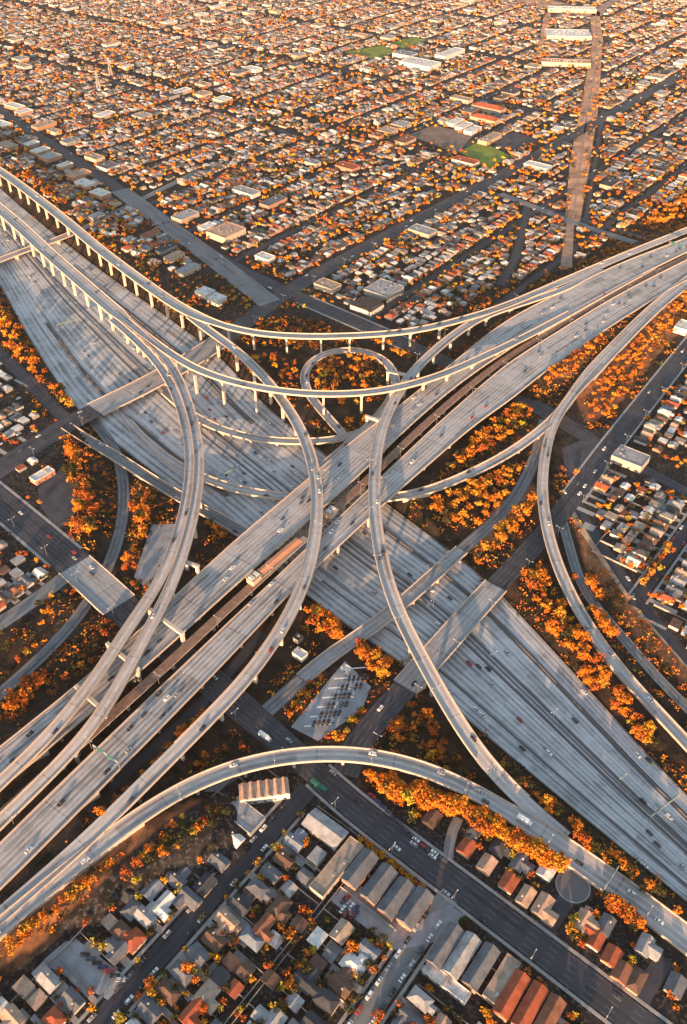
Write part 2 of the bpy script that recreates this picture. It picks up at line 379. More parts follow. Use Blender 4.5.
# ------------------------------------------------------------ roads on the ground
ALLROADS = []
def street(name, S, mat, dz=0.06, zfix=None, mask=True):
    """a flat carriageway following path S"""
    N = normals(S); L = np.r_[0, np.cumsum(np.linalg.norm(np.diff(S[:, :2], axis=0), axis=1))]; mb = MB()
    for i in range(len(S)-1):
        q = []; u = []
        for k, sgn in ((i, -1), (i, 1), (i+1, 1), (i+1, -1)):
            q.append((S[k, 0]+N[k, 0]*sgn*S[k, 3]/2, S[k, 1]+N[k, 1]*sgn*S[k, 3]/2, S[k, 2]+dz)); u.append((sgn*S[k, 3]/2, L[k]))
        mb.face(q, 0, u)
    mb.build(name, mat, kind='structure')
    if mask: paint_line(M_road, S[:, :2], S[:, 3].max()/2+1.5)
    ALLROADS.append(S)
def edges_sheet(name, S1, S2, mat, Wd, parent=None, dz=0.0, n=6, kind='structure'):
    k = max(len(S1), len(S2)); t = np.linspace(0, 1, k)
    A = np.stack([np.interp(t, np.linspace(0, 1, len(S1)), S1[:, c]) for c in range(3)], 1); B = np.stack([np.interp(t, np.linspace(0, 1, len(S2)), S2[:, c]) for c in range(3)], 1)
    M = (A+B)/2; L = np.r_[0, np.cumsum(np.linalg.norm(np.diff(M[:, :2], axis=0), axis=1))]; mb = MB()
    for i in range(k-1):
        for j in range(n):
            a, b = j/n, (j+1)/n
            P = [tuple(A[i]*(1-a)+B[i]*a), tuple(A[i]*(1-b)+B[i]*b), tuple(A[i+1]*(1-b)+B[i+1]*b), tuple(A[i+1]*(1-a)+B[i+1]*a)]
            mb.face([(p[0], p[1], p[2]+dz) for p in P], 0, [((a-.5)*Wd, L[i]), ((b-.5)*Wd, L[i]), ((b-.5)*Wd, L[i+1]), ((a-.5)*Wd, L[i+1])])
    o = mb.build(name, mat, parent, kind=kind); return A, B
fl = smooth([(*W(x, y, ZF), ZF, 0) for x, y in FL], it=2); fr = smooth([(*W(x, y, ZF), ZF, 0) for x, y in FR], it=2)
# pair the two sides of the freeway at equal distance along the valley (v in the street grid)
def pair_by(S, key, vals):
    k = np.array([key(x, y) for x, y in S[:, :2]]); o = np.argsort(k)
    return np.stack([np.interp(vals, k[o], S[o, c]) for c in range(3)], 1)
vals = np.linspace(-1230, 50, 230)
fla = pair_by(fl, lambda x, y: wuv(x, y)[1], vals); fra = pair_by(fr, lambda x, y: wuv(x, y)[1], vals)
edges_sheet('freeway', fla, fra, 'concrete_freeway', 84, dz=0.0, n=10)
paint_poly(M_road, pp(FL, ZF)+pp(FR, ZF)[::-1])
def lerp_path(t, zoff=0, w=1.0, v0=-1250, v1=60):
    tt = t(vals) if callable(t) else np.full(len(vals), t)
    P = fla*(1-tt)[:, None] + fra*tt[:, None]; m = (vals >= v0) & (vals <= v1); P = P[m]
    return np.c_[P[:, :2], P[:, 2]+zoff, np.full(len(P), w)]
# strips of planting and dirt between the carriageways, and median barriers
def wall_run(name, S, hgt, th, mat, parent=None, **tg):
    N = normals(S); mb = MB()
    for i in range(len(S)-1):
        a0 = S[i, :2]-N[i]*th/2; a1 = S[i, :2]+N[i]*th/2; b0 = S[i+1, :2]-N[i+1]*th/2; b1 = S[i+1, :2]+N[i+1]*th/2
        za, zb = S[i, 2], S[i+1, 2]
        mb.face([(*a0, za), (*b0, zb), (*b0, zb+hgt), (*a0, za+hgt)]); mb.face([(*a1, za), (*a1, za+hgt), (*b1, zb+hgt), (*b1, zb)])
        mb.face([(*a0, za+hgt), (*b0, zb+hgt), (*b1, zb+hgt), (*a1, za+hgt)])
        if i == 0: mb.face([(*a0, za), (*a0, za+hgt), (*a1, za+hgt), (*a1, za)])
        if i == len(S)-2: mb.face([(*b0, zb), (*b1, zb), (*b1, zb+hgt), (*b0, zb+hgt)])
    return mb.build(name, mat, parent, **tg)
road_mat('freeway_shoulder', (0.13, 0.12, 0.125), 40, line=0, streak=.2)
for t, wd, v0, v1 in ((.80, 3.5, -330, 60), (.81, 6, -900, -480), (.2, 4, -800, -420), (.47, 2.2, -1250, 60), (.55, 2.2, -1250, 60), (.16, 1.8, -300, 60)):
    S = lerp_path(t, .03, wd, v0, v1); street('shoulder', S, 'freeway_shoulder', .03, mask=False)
for t, v0, v1, lb in ((.51, -1250, 60, 'concrete median barrier down the middle of the wide ground-level freeway'), (.80, -330, 60, 'concrete barrier between the ground-level freeway and its far right-hand lanes'),
                      (.2, -800, -420, 'concrete barrier between left collector lanes and ground-level freeway, upper left'), (.004, -900, 60, 'concrete edge barrier along the left side of the ground-level freeway'), (.996, -1100, 60, 'concrete edge barrier along the right side of the ground-level freeway'),
                      (.81, -900, -480, 'concrete barrier right of the ground-level lanes beneath the two long flyovers')):
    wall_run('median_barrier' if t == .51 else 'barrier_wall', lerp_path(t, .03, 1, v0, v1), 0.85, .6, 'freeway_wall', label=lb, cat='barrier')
street('ramp_road', np.c_[r7[:, :3], np.full(len(r7), 10.0)], 'asphalt_ramp', .1)

Z0 = 0.0
S2 = path([(-60, 507, Z0), (0, 469, Z0), (66, 425, Z0), (150, 383, Z0), (219, 342, Z0), (290, 290, Z0), (400, 229, Z0), (500, 176, Z0), (580, 131, Z0), (687, 72, Z0), (760, 30, Z0)], 24)
S1 = path([(-70, 445, 0), (0, 502, 0), (76, 566, 0), (138, 622, 0), (214, 684, 0), (300, 758, 0), (345, 800, 0), (430, 865, 0), (540, 948, 0), (640, 1024, 0), (720, 1085, 0)], 25)
S1[:, 3] = np.interp([pix(*q[:3])[0] for q in S1], [100, 330], [27, 16])
S4 = path([(250, 850, 0), (352, 745, 0), (403, 690, 0), (490, 592, 0), (551, 526, 0), (612, 444, 0), (687, 350, 0), (760, 262, 0)], 17)
S4 = path([(345, 775, 0), (352, 748, 0), (403, 690, 0), (490, 592, 0), (551, 526, 0), (612, 444, 0), (687, 350, 0), (760, 262, 0)], 17)
S5 = path([(-80, 50, 0), (0, 110, 0), (105, 180, 0), (209, 252, 0), (290, 293, 0), (388, 336, 0), (521, 398, 0), (608, 450, 0), (687, 492, 0), (760, 532, 0)], 20)
S5[:, 3] = np.interp([pix(*q[:3])[0] for q in S5], [560, 620], [20, 12])
S6 = path([(568, 492, 0), (590, 528, 0), (612, 561, 0), (643, 607, 0), (687, 658, 0), (740, 715, 0)], 9)
S3 = path([(258, 719, 0), (272, 707, 0), (328, 657, 0), (385, 618, 0), (475, 538, 0), (507, 510, 0), (534, 462, 0), (545, 420, 0)], 11)
BTL = path([(-60, 290, 0), (0, 260, 0), (67, 236, 0), (110, 215, 0), (200, 170, 0)], 11)
def dsub(S, a, b):  # part of a path between two photo columns
    i = [k for k in range(len(S)) if a <= pix(*S[k, :3])[0] <= b]; return S[i[0]:i[-1]+1]
street('road', S1, 'asphalt_avenue', .10); street('road', S2, 'asphalt_avenue', .13); street('road', S5, 'asphalt_avenue', .07)
for S in (S4,): street('road', S, 'asphalt_avenue', .11)
street('road', S6, 'asphalt_street', .05); street('road', S3, 'asphalt_ramp', .08); street('road', BTL, 'asphalt_ramp', .06)

# ------------------------------------------------------------ flyovers and bridges
def ramps_light(*a): pass
def bridge(name, cat, label, S, mat, thick=1.9, side=True, pier=38, p0=14, pwidth=None, bl=(0, 1), br=(0, 1), cap=True, nopier=(), columns=1):
    """box-girder deck, two barriers and its piers, all children of one Empty"""
    c = S[len(S)//2]; root = empty(name, (c[0], c[1], 0), label=label, cat=cat); ox, oy = c[0], c[1]
    N = normals(S); L = np.r_[0, np.cumsum(np.linalg.norm(np.diff(S[:, :2], axis=0), axis=1))]
    g = height(S[:, 0], S[:, 1]); mb = MB(); n = len(S)
    def pt(k, l, z): return (S[k, 0]+N[k, 0]*l-ox, S[k, 1]+N[k, 1]*l-oy, z)
    for i in range(n-1):
        w0, w1 = S[i, 3]/2, S[i+1, 3]/2; z0, z1 = S[i, 2], S[i+1, 2]
        m = 4
        for j in range(m):
            a, b = -1+2*j/m, -1+2*(j+1)/m
            mb.face([pt(i, a*w0, z0), pt(i, b*w0, z0), pt(i+1, b*w1, z1), pt(i+1, a*w1, z1)], 0, [(a*w0, L[i]), (b*w0, L[i]), (b*w1, L[i+1]), (a*w1, L[i+1])])
        e0 = min(z0-.7, z0-.7); e1 = z1-.7
        low = (z0-g[i] < 3.2)
        for s in (-1, 1):
            if low:
                mb.face([pt(i, s*w0, z0), pt(i, s*w0, g[i]-.5), pt(i+1, s*w1, g[i+1]-.5), pt(i+1, s*w1, z1)][::s], 1)
            else:
                mb.face([pt(i, s*w0, z0), pt(i, s*w0, e0), pt(i+1, s*w1, e1), pt(i+1, s*w1, z1)][::s], 1)
                mb.face([pt(i, s*w0, e0), pt(i, s*w0*.62, z0-thick), pt(i+1, s*w1*.62, z1-thick), pt(i+1, s*w1, e1)][::s], 1)
        if not low: mb.face([pt(i, -w0*.62, z0-thick), pt(i+1, -w1*.62, z1-thick), pt(i+1, w1*.62, z1-thick), pt(i, w0*.62, z0-thick)], 1)
    mb.build('deck', [mat, 'deck_side'], root)
    for s, (a, b) in ((-1, bl), (1, br)):
        i0, i1 = int(a*(n-1)), int(b*(n-1))+1
        if i1-i0 < 3: continue
        T = np.c_[S[i0:i1, :2]+N[i0:i1]*s*(S[i0:i1, 3:4]/2-.25)-np.array([[ox, oy]]), S[i0:i1, 2:3]-.02, S[i0:i1, 3:4]]
        wall_run('barrier', T, 1.15, .5, 'barrier', root)
    d = p0
    while pier and d < L[-1]-8:
        i = int(np.searchsorted(L, d)); d += pier
        z, gz, wd = S[i, 2]-thick, g[i], S[i, 3]
        if z-gz < 3.5: continue
        px_ = pix(S[i, 0], S[i, 1], 0)
        ang = math.atan2(N[i, 1], N[i, 0]); pm = MB()
        offs = [0] if columns == 1 else [(-.32+.64*k/(columns-1))*wd for k in range(columns)]
        for off in offs:
            cx, cy = S[i, 0]-ox+N[i, 0]*off, S[i, 1]-oy+N[i, 1]*off
            pm.box(cx, cy, gz-.5, z+.3, 2.6 if columns == 1 else 1.6, 1.8 if columns == 1 else 1.6, ang)
        if cap:
            ca, sa = math.cos(ang), math.sin(ang); hw = (pwidth or wd*.8)/2
            A = [(-hw, z+.75), (-hw, z-.6), (-1.6 if columns == 1 else -hw, z-1.7), (1.6 if columns == 1 else hw, z-1.7), (hw, z-.6), (hw, z+.75)]
            def q(l, zz, t): return (S[i, 0]-ox+ca*l-sa*t, S[i, 1]-oy+sa*l+ca*t, zz)
            fa = [q(l, zz, -1.1) for l, zz in A]; fb = [q(l, zz, 1.1) for l, zz in A]
            pm.face(fa); pm.face(fb[::-1])
            for k in range(6): pm.face([fa[k], fb[k], fb[(k+1) % 6], fa[(k+1) % 6]])
        pm.build('pier', 'pier', root)
    paint_line(M_road, S[:, :2], S[:, 3].max()/2+2)
    return root

# overpasses over the cutting: pale concrete decks laid a little above the road
def over(S, a, b, w, label, mat='concrete_overpass', z=.32):
    T = dsub(S, a, b).copy(); T[:, 2] = z; T[:, 3] = w
    return bridge('overpass', 'overpass', label, T, mat, thick=1.5, pier=30, columns=3, p0=18)
over(S2, 94, 226, 27, 'wide concrete overpass crossing the ground-level freeway at middle left')
over(S4, 402, 497, 19, 'concrete overpass with pale deck crossing the ground-level freeway right of centre')
over(S3, 300, 462, 11.5, 'narrow grey overpass left of the wider one, across the ground-level freeway')
over(S1, 74, 122, 28, 'pale bridge section of the dark avenue above the curved ramp at left', z=.3)
over(BTL, -58, 84, 12, 'small overpass beneath the flyovers at the upper left edge')

# upper freeway (two decks) described by their edges
uN = [(-70, 802), (0, 747), (110, 657), (228, 547), (307, 480), (350, 443), (403, 403), (449, 366), (505, 322), (566, 290), (620, 264), (687, 238), (770, 204)]
uS = [(-70, 845), (0, 790), (80, 722), (151, 662), (228, 592), (271, 554), (367, 468), (400, 435), (429, 409), (459, 384), (505, 352), (556, 321), (617, 287), (687, 252), (770, 212)]
lN = [(-70, 910), (0, 844), (54, 790), (228, 623), (271, 583), (305, 550), (338, 519), (392, 467), (429, 432), (458, 406), (505, 366), (556, 333), (617, 296), (687, 260), (770, 219)]
lS = [(-70, 958), (0, 890), (104, 786), (230, 657), (275, 609), (318, 566), (392, 497), (434, 460), (475, 425), (517, 395), (541, 375), (601, 333), (648, 303), (687, 280), (770, 240)]
uvals = np.linspace(-10, 1250, 210)
def ext(S, d=160):
    a = S[0]+(S[0]-S[3])/np.linalg.norm((S[0]-S[3])[:2])*d; b = S[-1]+(S[-1]-S[-4])/np.linalg.norm((S[-1]-S[-4])[:2])*d
    return np.vstack([a, S, b])
def edge(P, z=9): return pair_by(ext(smooth([(*W(x, y, z), z, 0) for x, y in P], it=5)), lambda x, y: wuv(x, y)[0], uvals)
def mainline(E1, E2, mat, label, Wd, cols, sgn):
    A, B = edge(E1), edge(E2); M = (A+B)/2; wd = np.linalg.norm((A-B)[:, :2], axis=1)
    k_ = np.ones(9)/9; pad = np.r_[[wd[0]]*4, wd, [wd[-1]]*4]; wd = np.convolve(pad, k_, 'valid')
    S = np.c_[M, wd]
    return S, bridge('freeway_viaduct', 'viaduct', label, S, mat, thick=2.0, pier=42, columns=cols, pwidth=None)
SU, _ = mainline(uN, uS, 'concrete_deck', 'upper of the two broad straight freeway decks running from lower left to upper right', 28, 3, 1)
SL, _ = mainline(lN, lS, 'concrete_deck', 'lower of the two broad straight freeway decks, nearer the viewer, beside the rail median', 26, 3, 1)
# railway median between the decks
RM = np.c_[(edge(uS)+edge(lN))/2, np.full(len(uvals), 8.6)]; RM[:, 2] = 8.5
RM[:, 3] = np.clip(np.linalg.norm((edge(uS)-edge(lN))[:, :2], axis=1)-1.6, 3, 7.4)
rt = bridge('rail_viaduct', 'railway', 'brown railway strip running between the two broad freeway decks', RM, 'track_bed', thick=1.2, pier=42, cap=True, bl=(0, 0), br=(0, 0))
c0 = rt.location
for s in (-2.6, -1.1, 1.1, 2.6):
    N_ = normals(RM); T = RM.copy(); T[:, :2] += N_*s*(RM[:, 3:4]/9.2); T[:, 0] -= c0.x; T[:, 1] -= c0.y; T[:, 2] += .02
    wall_run('rail', T, .18, .15, 'rail', rt)

def P(*a, w=10.0): return path(a, w)
R1a = P((-70, 128, 20), (0, 171, 20), (60, 216, 20), (100, 249.5, 20), (150, 287, 20), (192, 314, 20.3), (239, 330, 20.5), (285, 336, 20.5), (350, 336, 20), (413, 331, 18), (460, 320, 15), (505, 306, 12), (566, 280, 9.6), (620, 257, 9.2), (687, 230, 9.2), (770, 196, 9.2), w=10.5)
k0 = int(len(R1a)*.02)
i204 = [k for k in range(len(R1a)) if pix(*R1a[k, :3])[0] < 196][-1]
R1a[:i204, 3] = 14.5; R1a[i204:i204+8, 3] = np.linspace(14.5, 9.5, 8)
fl1 = bridge('flyover', 'flyover', 'highest sweeping flyover, curving from top left above the loop to far right', R1a, 'concrete_ramp_wide', pier=34, br=(0, .74), bl=(0, 1))
R1b = P((190, 316, 19.9), (204, 327, 19.8), (222, 340, 19.5), (244, 357, 19), (275, 390, 18.5), (303, 434, 18), (316, 479, 17.5), (317, 520, 17.3), (311, 560, 17), (298, 598, 16.7), (275, 640, 16), (240, 686, 15), (190, 737, 14), (130, 797, 12.6), (80, 846, 11), (0, 916, 9.6), (-70, 977, 9.2), w=10)
bridge('flyover', 'flyover', 'long curved flyover bowing right across the centre and sweeping down to the bottom left corner', R1b, 'concrete_ramp', pier=36, bl=(.04, 1), br=(0, .78))
R2c = P((-70, 158, 24.5), (0, 209, 24.5), (50, 254, 24.5), (90, 289, 24.6), (128, 322, 24.8), (168, 352, 25), (194, 368, 25), (229, 381, 25), (275, 390.5, 25), (311, 394, 24.5), (350, 394, 23.5), (388, 390, 22), (439, 376, 19), (485, 356, 15.5), (525, 337, 12), (570, 313, 9.8), (617, 288, 9.2), (655, 268, 9.1), w=9.5)
i128 = [k for k in range(len(R2c)) if pix(*R2c[k, :3])[0] < 118][-1]
R2c[:i128, 3] = 17; R2c[i128:i128+8, 3] = np.linspace(17, 9.5, 8)
nn = len(R2c); R2c[int(nn*.86):, 3] = np.linspace(9.5, 2.5, nn-int(nn*.86))
bridge('flyover', 'flyover', 'slim flyover swinging from upper left across the middle under the highest one, on tall piers', R2c, 'concrete_ramp', pier=34, bl=(0, .88), br=(0, .98))
R2d = P((112, 319, 24.7), (138, 342, 24.5), (163, 370, 24), (180, 405, 23.5), (190, 450, 23), (188, 492, 22), (178, 536, 21), (160, 582, 20), (128, 628, 19), (96, 678, 17.5), (50, 735, 15), (0, 783, 12.5), (-70, 850, 10), w=8.6)
R2e = P((126, 320, 24.75), (145, 337, 24.6), (172, 366, 24.2), (189, 405, 23.7), (199, 450, 23.2), (197, 497, 22.2), (187, 541, 21.2), (170, 590, 20.2), (143, 640, 19), (122, 681, 17.7), (86, 736, 15.5), (37, 786, 13), (0, 822, 11.5), (-70, 890, 10), w=8.6)
bridge('flyover', 'flyover', 'left of the twin curved ramps that bend down at left centre towards the bottom left', R2d, 'concrete_ramp', pier=0)
bridge('flyover', 'flyover', 'right of the twin curved ramps that bend down at left centre towards the bottom left', R2e, 'concrete_ramp', pier=36)
R3 = P((600, 268, 9.3), (566, 288, 9.6), (520, 304, 11), (480, 318, 13), (447, 340, 15), (413, 372, 16.5), (390, 408, 17), (378, 444, 17), (374, 495, 17), (379, 546, 17), (394, 602, 16.5), (424, 663, 14), (459, 724, 10), (490, 768, 6.5), (530, 808, 3), (566, 838, 1.6), w=10)
bridge('flyover', 'flyover', 'plunging flyover, curving down past the centre to the lower right ramp', R3, 'concrete_ramp', pier=36, bl=(.06, .97), br=(.1, .93))
R4 = P((-70, 990, 9.4), (0, 927, 9.8), (76, 865, 10.5), (138, 816, 11), (204, 778, 11.5), (265, 759, 11.5), (305, 754, 11.2), (350, 753, 10.8), (400, 761, 9.6), (444, 776, 8), (505, 809, 4.5), (566, 850, 1.8), (622, 890, 1.2), (687, 939, .9), (760, 995, .7), w=10.5)
R4[:, 3] = np.interp([pix(*q[:3])[0] for q in R4], [0, 90, 160, 500, 560, 600], [11, 11, 10.5, 10.5, 15, 15.5])
bridge('flyover', 'flyover', 'nearest flyover arching from the bottom left corner over the avenue to the lower right', R4, 'concrete_ramp', pier=30)
R5f = P((700, 272, 9.1), (658, 305, 9.1), (618, 344, 9.1), (581, 384, 9), (556, 418, 8.8), (546, 450, 8.4), (542, 492, 7.8), (551, 546, 6.4), (576, 606, 4), (617, 667, 1.6), (673, 728, .9), (730, 790, .5), w=12)
R5f[:, 3] = np.interp(np.arange(len(R5f)), [0, len(R5f)*.36, len(R5f)*.44, len(R5f)], [15, 14.5, 9, 9])
bridge('flyover', 'flyover', 'right-hand ramp curving from upper right edge over the junction to lower right edge', R5f, 'concrete_ramp_wide', pier=34)
R5e = P((575, 392, 9.02), (556, 417, 8.7), (531, 438, 7.8), (505, 456, 6.6), (480, 469, 5.4), (440, 487, 3.5), (402, 497, 2.2), (345, 500, .8), (288, 497, .3), (234, 489, -1.5), (185, 470, -4), (153, 448, -5.4), (130, 425, -5.8), (112, 400, -5.9), w=9.5)
bridge('ramp_bridge', 'ramp', 'low curved ramp passing beneath both straight freeway decks towards the left', R5e, 'concrete_ramp', pier=30, bl=(.12, .93), br=(0, .93))
R10 = P((165, 392, -5.6), (199, 420, -2.5), (228, 432, 0), (261, 440, .7), (312, 442, .9), (345, 439, .8), (372, 428, .8), w=9)
bridge('ramp_bridge', 'ramp', 'slender low ramp crossing the ground-level freeway just below the slim flyover', R10, 'concrete_ramp', pier=28)
ring = P((352, 445, .4), (330, 420, .4), (311, 398, .4), (303, 384, .5), (305, 368, .6), (318, 355, .8), (345, 348.5, 1), (375, 353, 1.3), (393, 368, 1.8), (397, 386, 2.4), (388, 405, 3.4), (370, 425, 5.5), (345, 448, 7.6), (320, 469, 8.8), w=9)
bridge('loop_ramp', 'ramp', 'tight circular loop ramp with amber trees inside it, near the middle', ring, 'concrete_ramp', pier=26)
LR = P((66, 426, -.25), (84, 438, -.1), (115, 456, 0), (173, 493, 0), (230, 525, 0), (262, 545, 0), (300, 575, 0), w=11)
bridge('overpass', 'overpass', 'grey slanted frontage bridge from the left junction running under the twin ramps', LR, 'asphalt_ramp', pier=0, thick=1.2)
offr = P((300, 595, 8.9), (262, 632, 7.8), (222, 677, 5), (185, 722, 2), (130, 775, .6), (70, 820, .3), (40, 870, .2), w=7)
# straddle bents (cross beams carrying the twin ramps over the deck below)
def straddle(px, py, z, hl, ang, label):
    x, y = W(px, py, z); r = empty('straddle_bent', (x, y, h1(x, y)), label=label, cat='cross beam', group='cross beams under the twin curved ramps')
    g = h1(x, y); a = ang; m = MB(); m.box(0, 0, z-2.4-g, z-g, hl*2, 2.6, a, bottom=True); m.build('beam', 'pier', r)
    for s in (-1, 1):
        cx, cy = math.cos(a)*(hl-1.6)*s, math.sin(a)*(hl-1.6)*s
        m = MB(); m.box(cx, cy, h1(x+cx, y+cy)-g-.4, z-2.4-g, 2.4, 2.2, a); m.build('column', 'pier', r)
for px, py, z, hl, ang, lb in ((90, 698, 14.4, 16, -.72, 'pale cross beam jutting left below the twin ramps, lowest on the left'), (122, 655, 15.8, 17, -.72, 'pale cross beam jutting left of the twin ramps, second from the bottom'),
                               (165, 620, 17, 19, -.7, 'long pale cross beam reaching right from the twin ramps above the deck gap'), (183, 560, 18.2, 14, -.45, 'pale cross beam poking out right of the twin ramps, highest of them'),
                               (397, 372, 16, 11, -.4, 'pale cross beam right of the loop ramp'), (380, 420, 13.2, 15, -.55, 'pale cross beam just under the plunging flyover left of the deck')):
    straddle(px, py, z, hl, ang, lb)

# ------------------------------------------------------------ lots, fields, paths
flat('parking_lot', [(345, 661), (371, 687), (362, 710), (318, 741), (291, 727), (329, 680)], 'lot_concrete', .07)
flat('parking_lot', [(152, 524), (177, 524), (165, 560), (150, 592), (134, 577)], 'lot_concrete', .04)
flat('parking_lot', [(38, 487), (60, 470), (78, 488), (74, 520), (56, 530), (40, 505)], 'lot_asphalt', .05)
flat('parking_lot', [(562, 448), (592, 436), (600, 452), (580, 470), (566, 478)], 'lot_asphalt', .09)
flat('parking_lot', [(330, 900), (350, 880), (418, 918), (450, 905), (465, 915), (445, 940), (395, 950)], 'lot_concrete', .05)
flat('parking_lot', [(40, 962), (72, 936), (128, 978), (108, 1000)], 'lot_concrete', .05)
street('road', path([(120, 190, 0), (178, 233, 0), (225, 268, 0), (262, 297, 0), (270, 303, 0)], 28), 'pale_avenue', .16)
flat('sports_field', [(459, 152), (479, 141), (512, 156), (489, 169)], 'field_green', .08)
flat('sports_field', [(343, 52), (383, 45), (395, 52), (378, 60)], 'field_green', .08); flat('sports_field', [(390, 43), (412, 37), (428, 40), (404, 49)], 'field_green', .08)
flat('dirt_field', [(408, 135), (434, 125), (474, 135), (457, 153)], 'field_dirt', .08); flat('asphalt_yard', [(490, 140), (513, 132), (541, 140), (510, 153)], 'lot_asphalt', .07)
flat('power_corridor', [(590, 12), (599, 10), (603, 40), (598, 110), (589, 170), (580, 222), (565, 217), (570, 160), (580, 110), (592, 45)], 'corridor_dirt', .09)
flat('power_corridor', [(566, 222), (574, 224), (572, 268), (560, 270)], 'dirt_grey', .09)
street('wide_path', path([(596, 16, 0), (605, 6, 0), (625, -3, 0), (660, -12, 0)], 26), 'dirt_grey', .1)
street('footpath', path([(573, 218, 0), (580, 165, 0), (588, 110, 0), (596, 60, 0), (596, 14, 0)], 2.5), 'dirt_grey', .13, mask=False)
street('road', path([(500, 194, 0), (524, 203, 0), (560, 217, 0), (598, 231, 0), (650, 247, 0)], 14), 'pale_avenue', .14)
street('road', path([(527, 206, 0), (521, 236, 0), (514, 262, 0), (500, 285, 0)], 10), 'asphalt_street', .1)
street('road', path([(603, 110, 0), (594, 170, 0), (585, 226, 0)], 6), 'asphalt_street', .1)
flat('wide_path', [(520, -8), (600, 12), (600, 20), (515, 2)], 'corridor_dirt', .1)
flat('wide_path', [(545, 12), (551, 14), (542, 50), (536, 55)], 'corridor_dirt', .1)
flat('footpath', [(572, 505), (580, 512), (640, 600), (700, 672), (700, 684), (630, 603), (572, 520)], 'sand_path', .03, mask=False)
PT = path([(110, 868, 0), (60, 915, 0), (0, 965, 0), (-50, 1010, 0)], 8)
street('footpath', path([(240, 772, 0), (192, 804, 0), (117, 884, 0), (50, 950, 0), (0, 994, 0)], 6), 'asphalt_ramp', .02)
street('road', path([(560, 512, 0), (570, 548, 0), (584, 592, 0), (622, 636, 0), (663, 684, 0), (700, 720, 0)], 8), 'asphalt_ramp', .04)
street('road', path([(262, 632, 0), (222, 680, 0), (180, 726, 0), (125, 772, 0), (75, 818, 0), (45, 850, 0)], 8), 'asphalt_street', .04)
street('road', path([(-20, 338, 0), (20, 372, 0), (60, 415, 0), (75, 425, 0)], 14), 'asphalt_avenue', .05)
street('road', path([(-10, 630, 0), (30, 604, 0), (80, 565, 0)], 13), 'pale_street', .03)
# stall lines on the park-and-ride lot
for k in range(7):
    x = 318+k*6; y = 726-k*9.5
    mb = MB(); a = W(x-14, y+1); b = W(x+12, y-1); mb.face([(*a, .09), (a[0]+.2, a[1]+1.0, .09), (b[0]+.2, b[1]+1.0, .09), (*b, .09)][::-1]); 
    mb.build('stall_line', 'white_paint', kind='structure')

# ------------------------------------------------------------ street grid
def gridstreet(v, u0, u1, w=9.0, mat='asphalt_street', name='road'):
    a, b = uvw(u0, v), uvw(u1, v); S = smooth([(*a, 0, w), ((a[0]+b[0])/2, (a[1]+b[1])/2, 0, w), (*b, 0, w)], step=12, it=0); street(name, S, mat, .04)
def crossstreet(u, v0, v1, w=10.5, slope=0, mat='asphalt_street'):
    a, b = uvw(u, v0), uvw(u+slope*(v1-v0), v1); S = smooth([(*a, 0, w), ((a[0]+b[0])/2, (a[1]+b[1])/2, 0, w), (*b, 0, w)], step=12, it=0); street('road', S, mat, .05)
BLK = []     # rows of lots: (v_street, side, u0, u1, name)
def s5u(v): return np.interp(v, [-2700, -1500, -781, -626, -475, -299, -191, -112, 300], [1300, 907, 717, 697, 688, 670, 637, 624, 560])
topv = [-2620, -2505, -2395, -2285, -2170, -2060, -1950, -1840, -1730, -1620, -1510, -1400, -1290, -1180, -1070, -957, -845, -733, -618, -510, -411]
CRU = [1215, 1500, 1790, 2090, 2400, 2720, 3050]
for v in topv:
    u0 = s5u(v)+6
    if v not in (-618,): gridstreet(v, u0, 3200)
    for s in (-1, 1):
        us = [u0] + [c for c in CRU if c > u0+60] + [3250]
        for a, b in zip(us, us[1:]): BLK.append((v, s, a+12, b-12))
for u in CRU: crossstreet(u, -2650, 200, slope=-.05 if u == 1215 else 0, w=10 if u in (1215, 2090) else 8)
for v, u0 in ((-300, 1010), (-190, 870), (-94, 660), (16, 650), (125, 640), (235, 700), (345, 800)):
    if v != -190: gridstreet(v, u0, 3200)
    else: gridstreet(v, 1000, 3200)
    us = [u0+10] + [c for c in CRU if c > u0+60] + [3250]
    for s in (-1, 1):
        for a, b in zip(us, us[1:]): BLK.append((v, s, a+12, b-12))
for v in np.arange(-1500, -790, 75):
    fru = float(np.interp(v, [-1191, -1062, -857, -699], [689, 652, 601, 568]))
    for s in (-1, 1): BLK.append((float(v), s, fru+48, float(s5u(v))-16))
# behind the avenue on the right
gridstreet(-94, 470, 635); gridstreet(16, 430, 612)
for s in (-1, 1):
    BLK.append((-94, s, 440, 622)); BLK.append((16, s, 420, 600))
BLK.append((-190, 1, 470, 640)); 
BLK.append((-190, 1, 660, 1000))
# near neighbourhood
gridstreet(-188, -60, 206, 11.5); gridstreet(-85, -60, 203, 11.5, 'pale_street'); gridstreet(16, -60, 196)
for v in (-188, -85, 16):
    for s in (-1, 1): BLK.append((v, s, 12, 196))
# left of the avenue
for v in (-560, -450): 
    for s in (-1, 1): BLK.append((v, s, 110, 228))
BLK.append((-640, 1, 250, 345)); BLK.append((-690, 1, 240, 390)); BLK.append((-690, -1, 240, 400)); BLK.append((-800, 1, 240, 400))

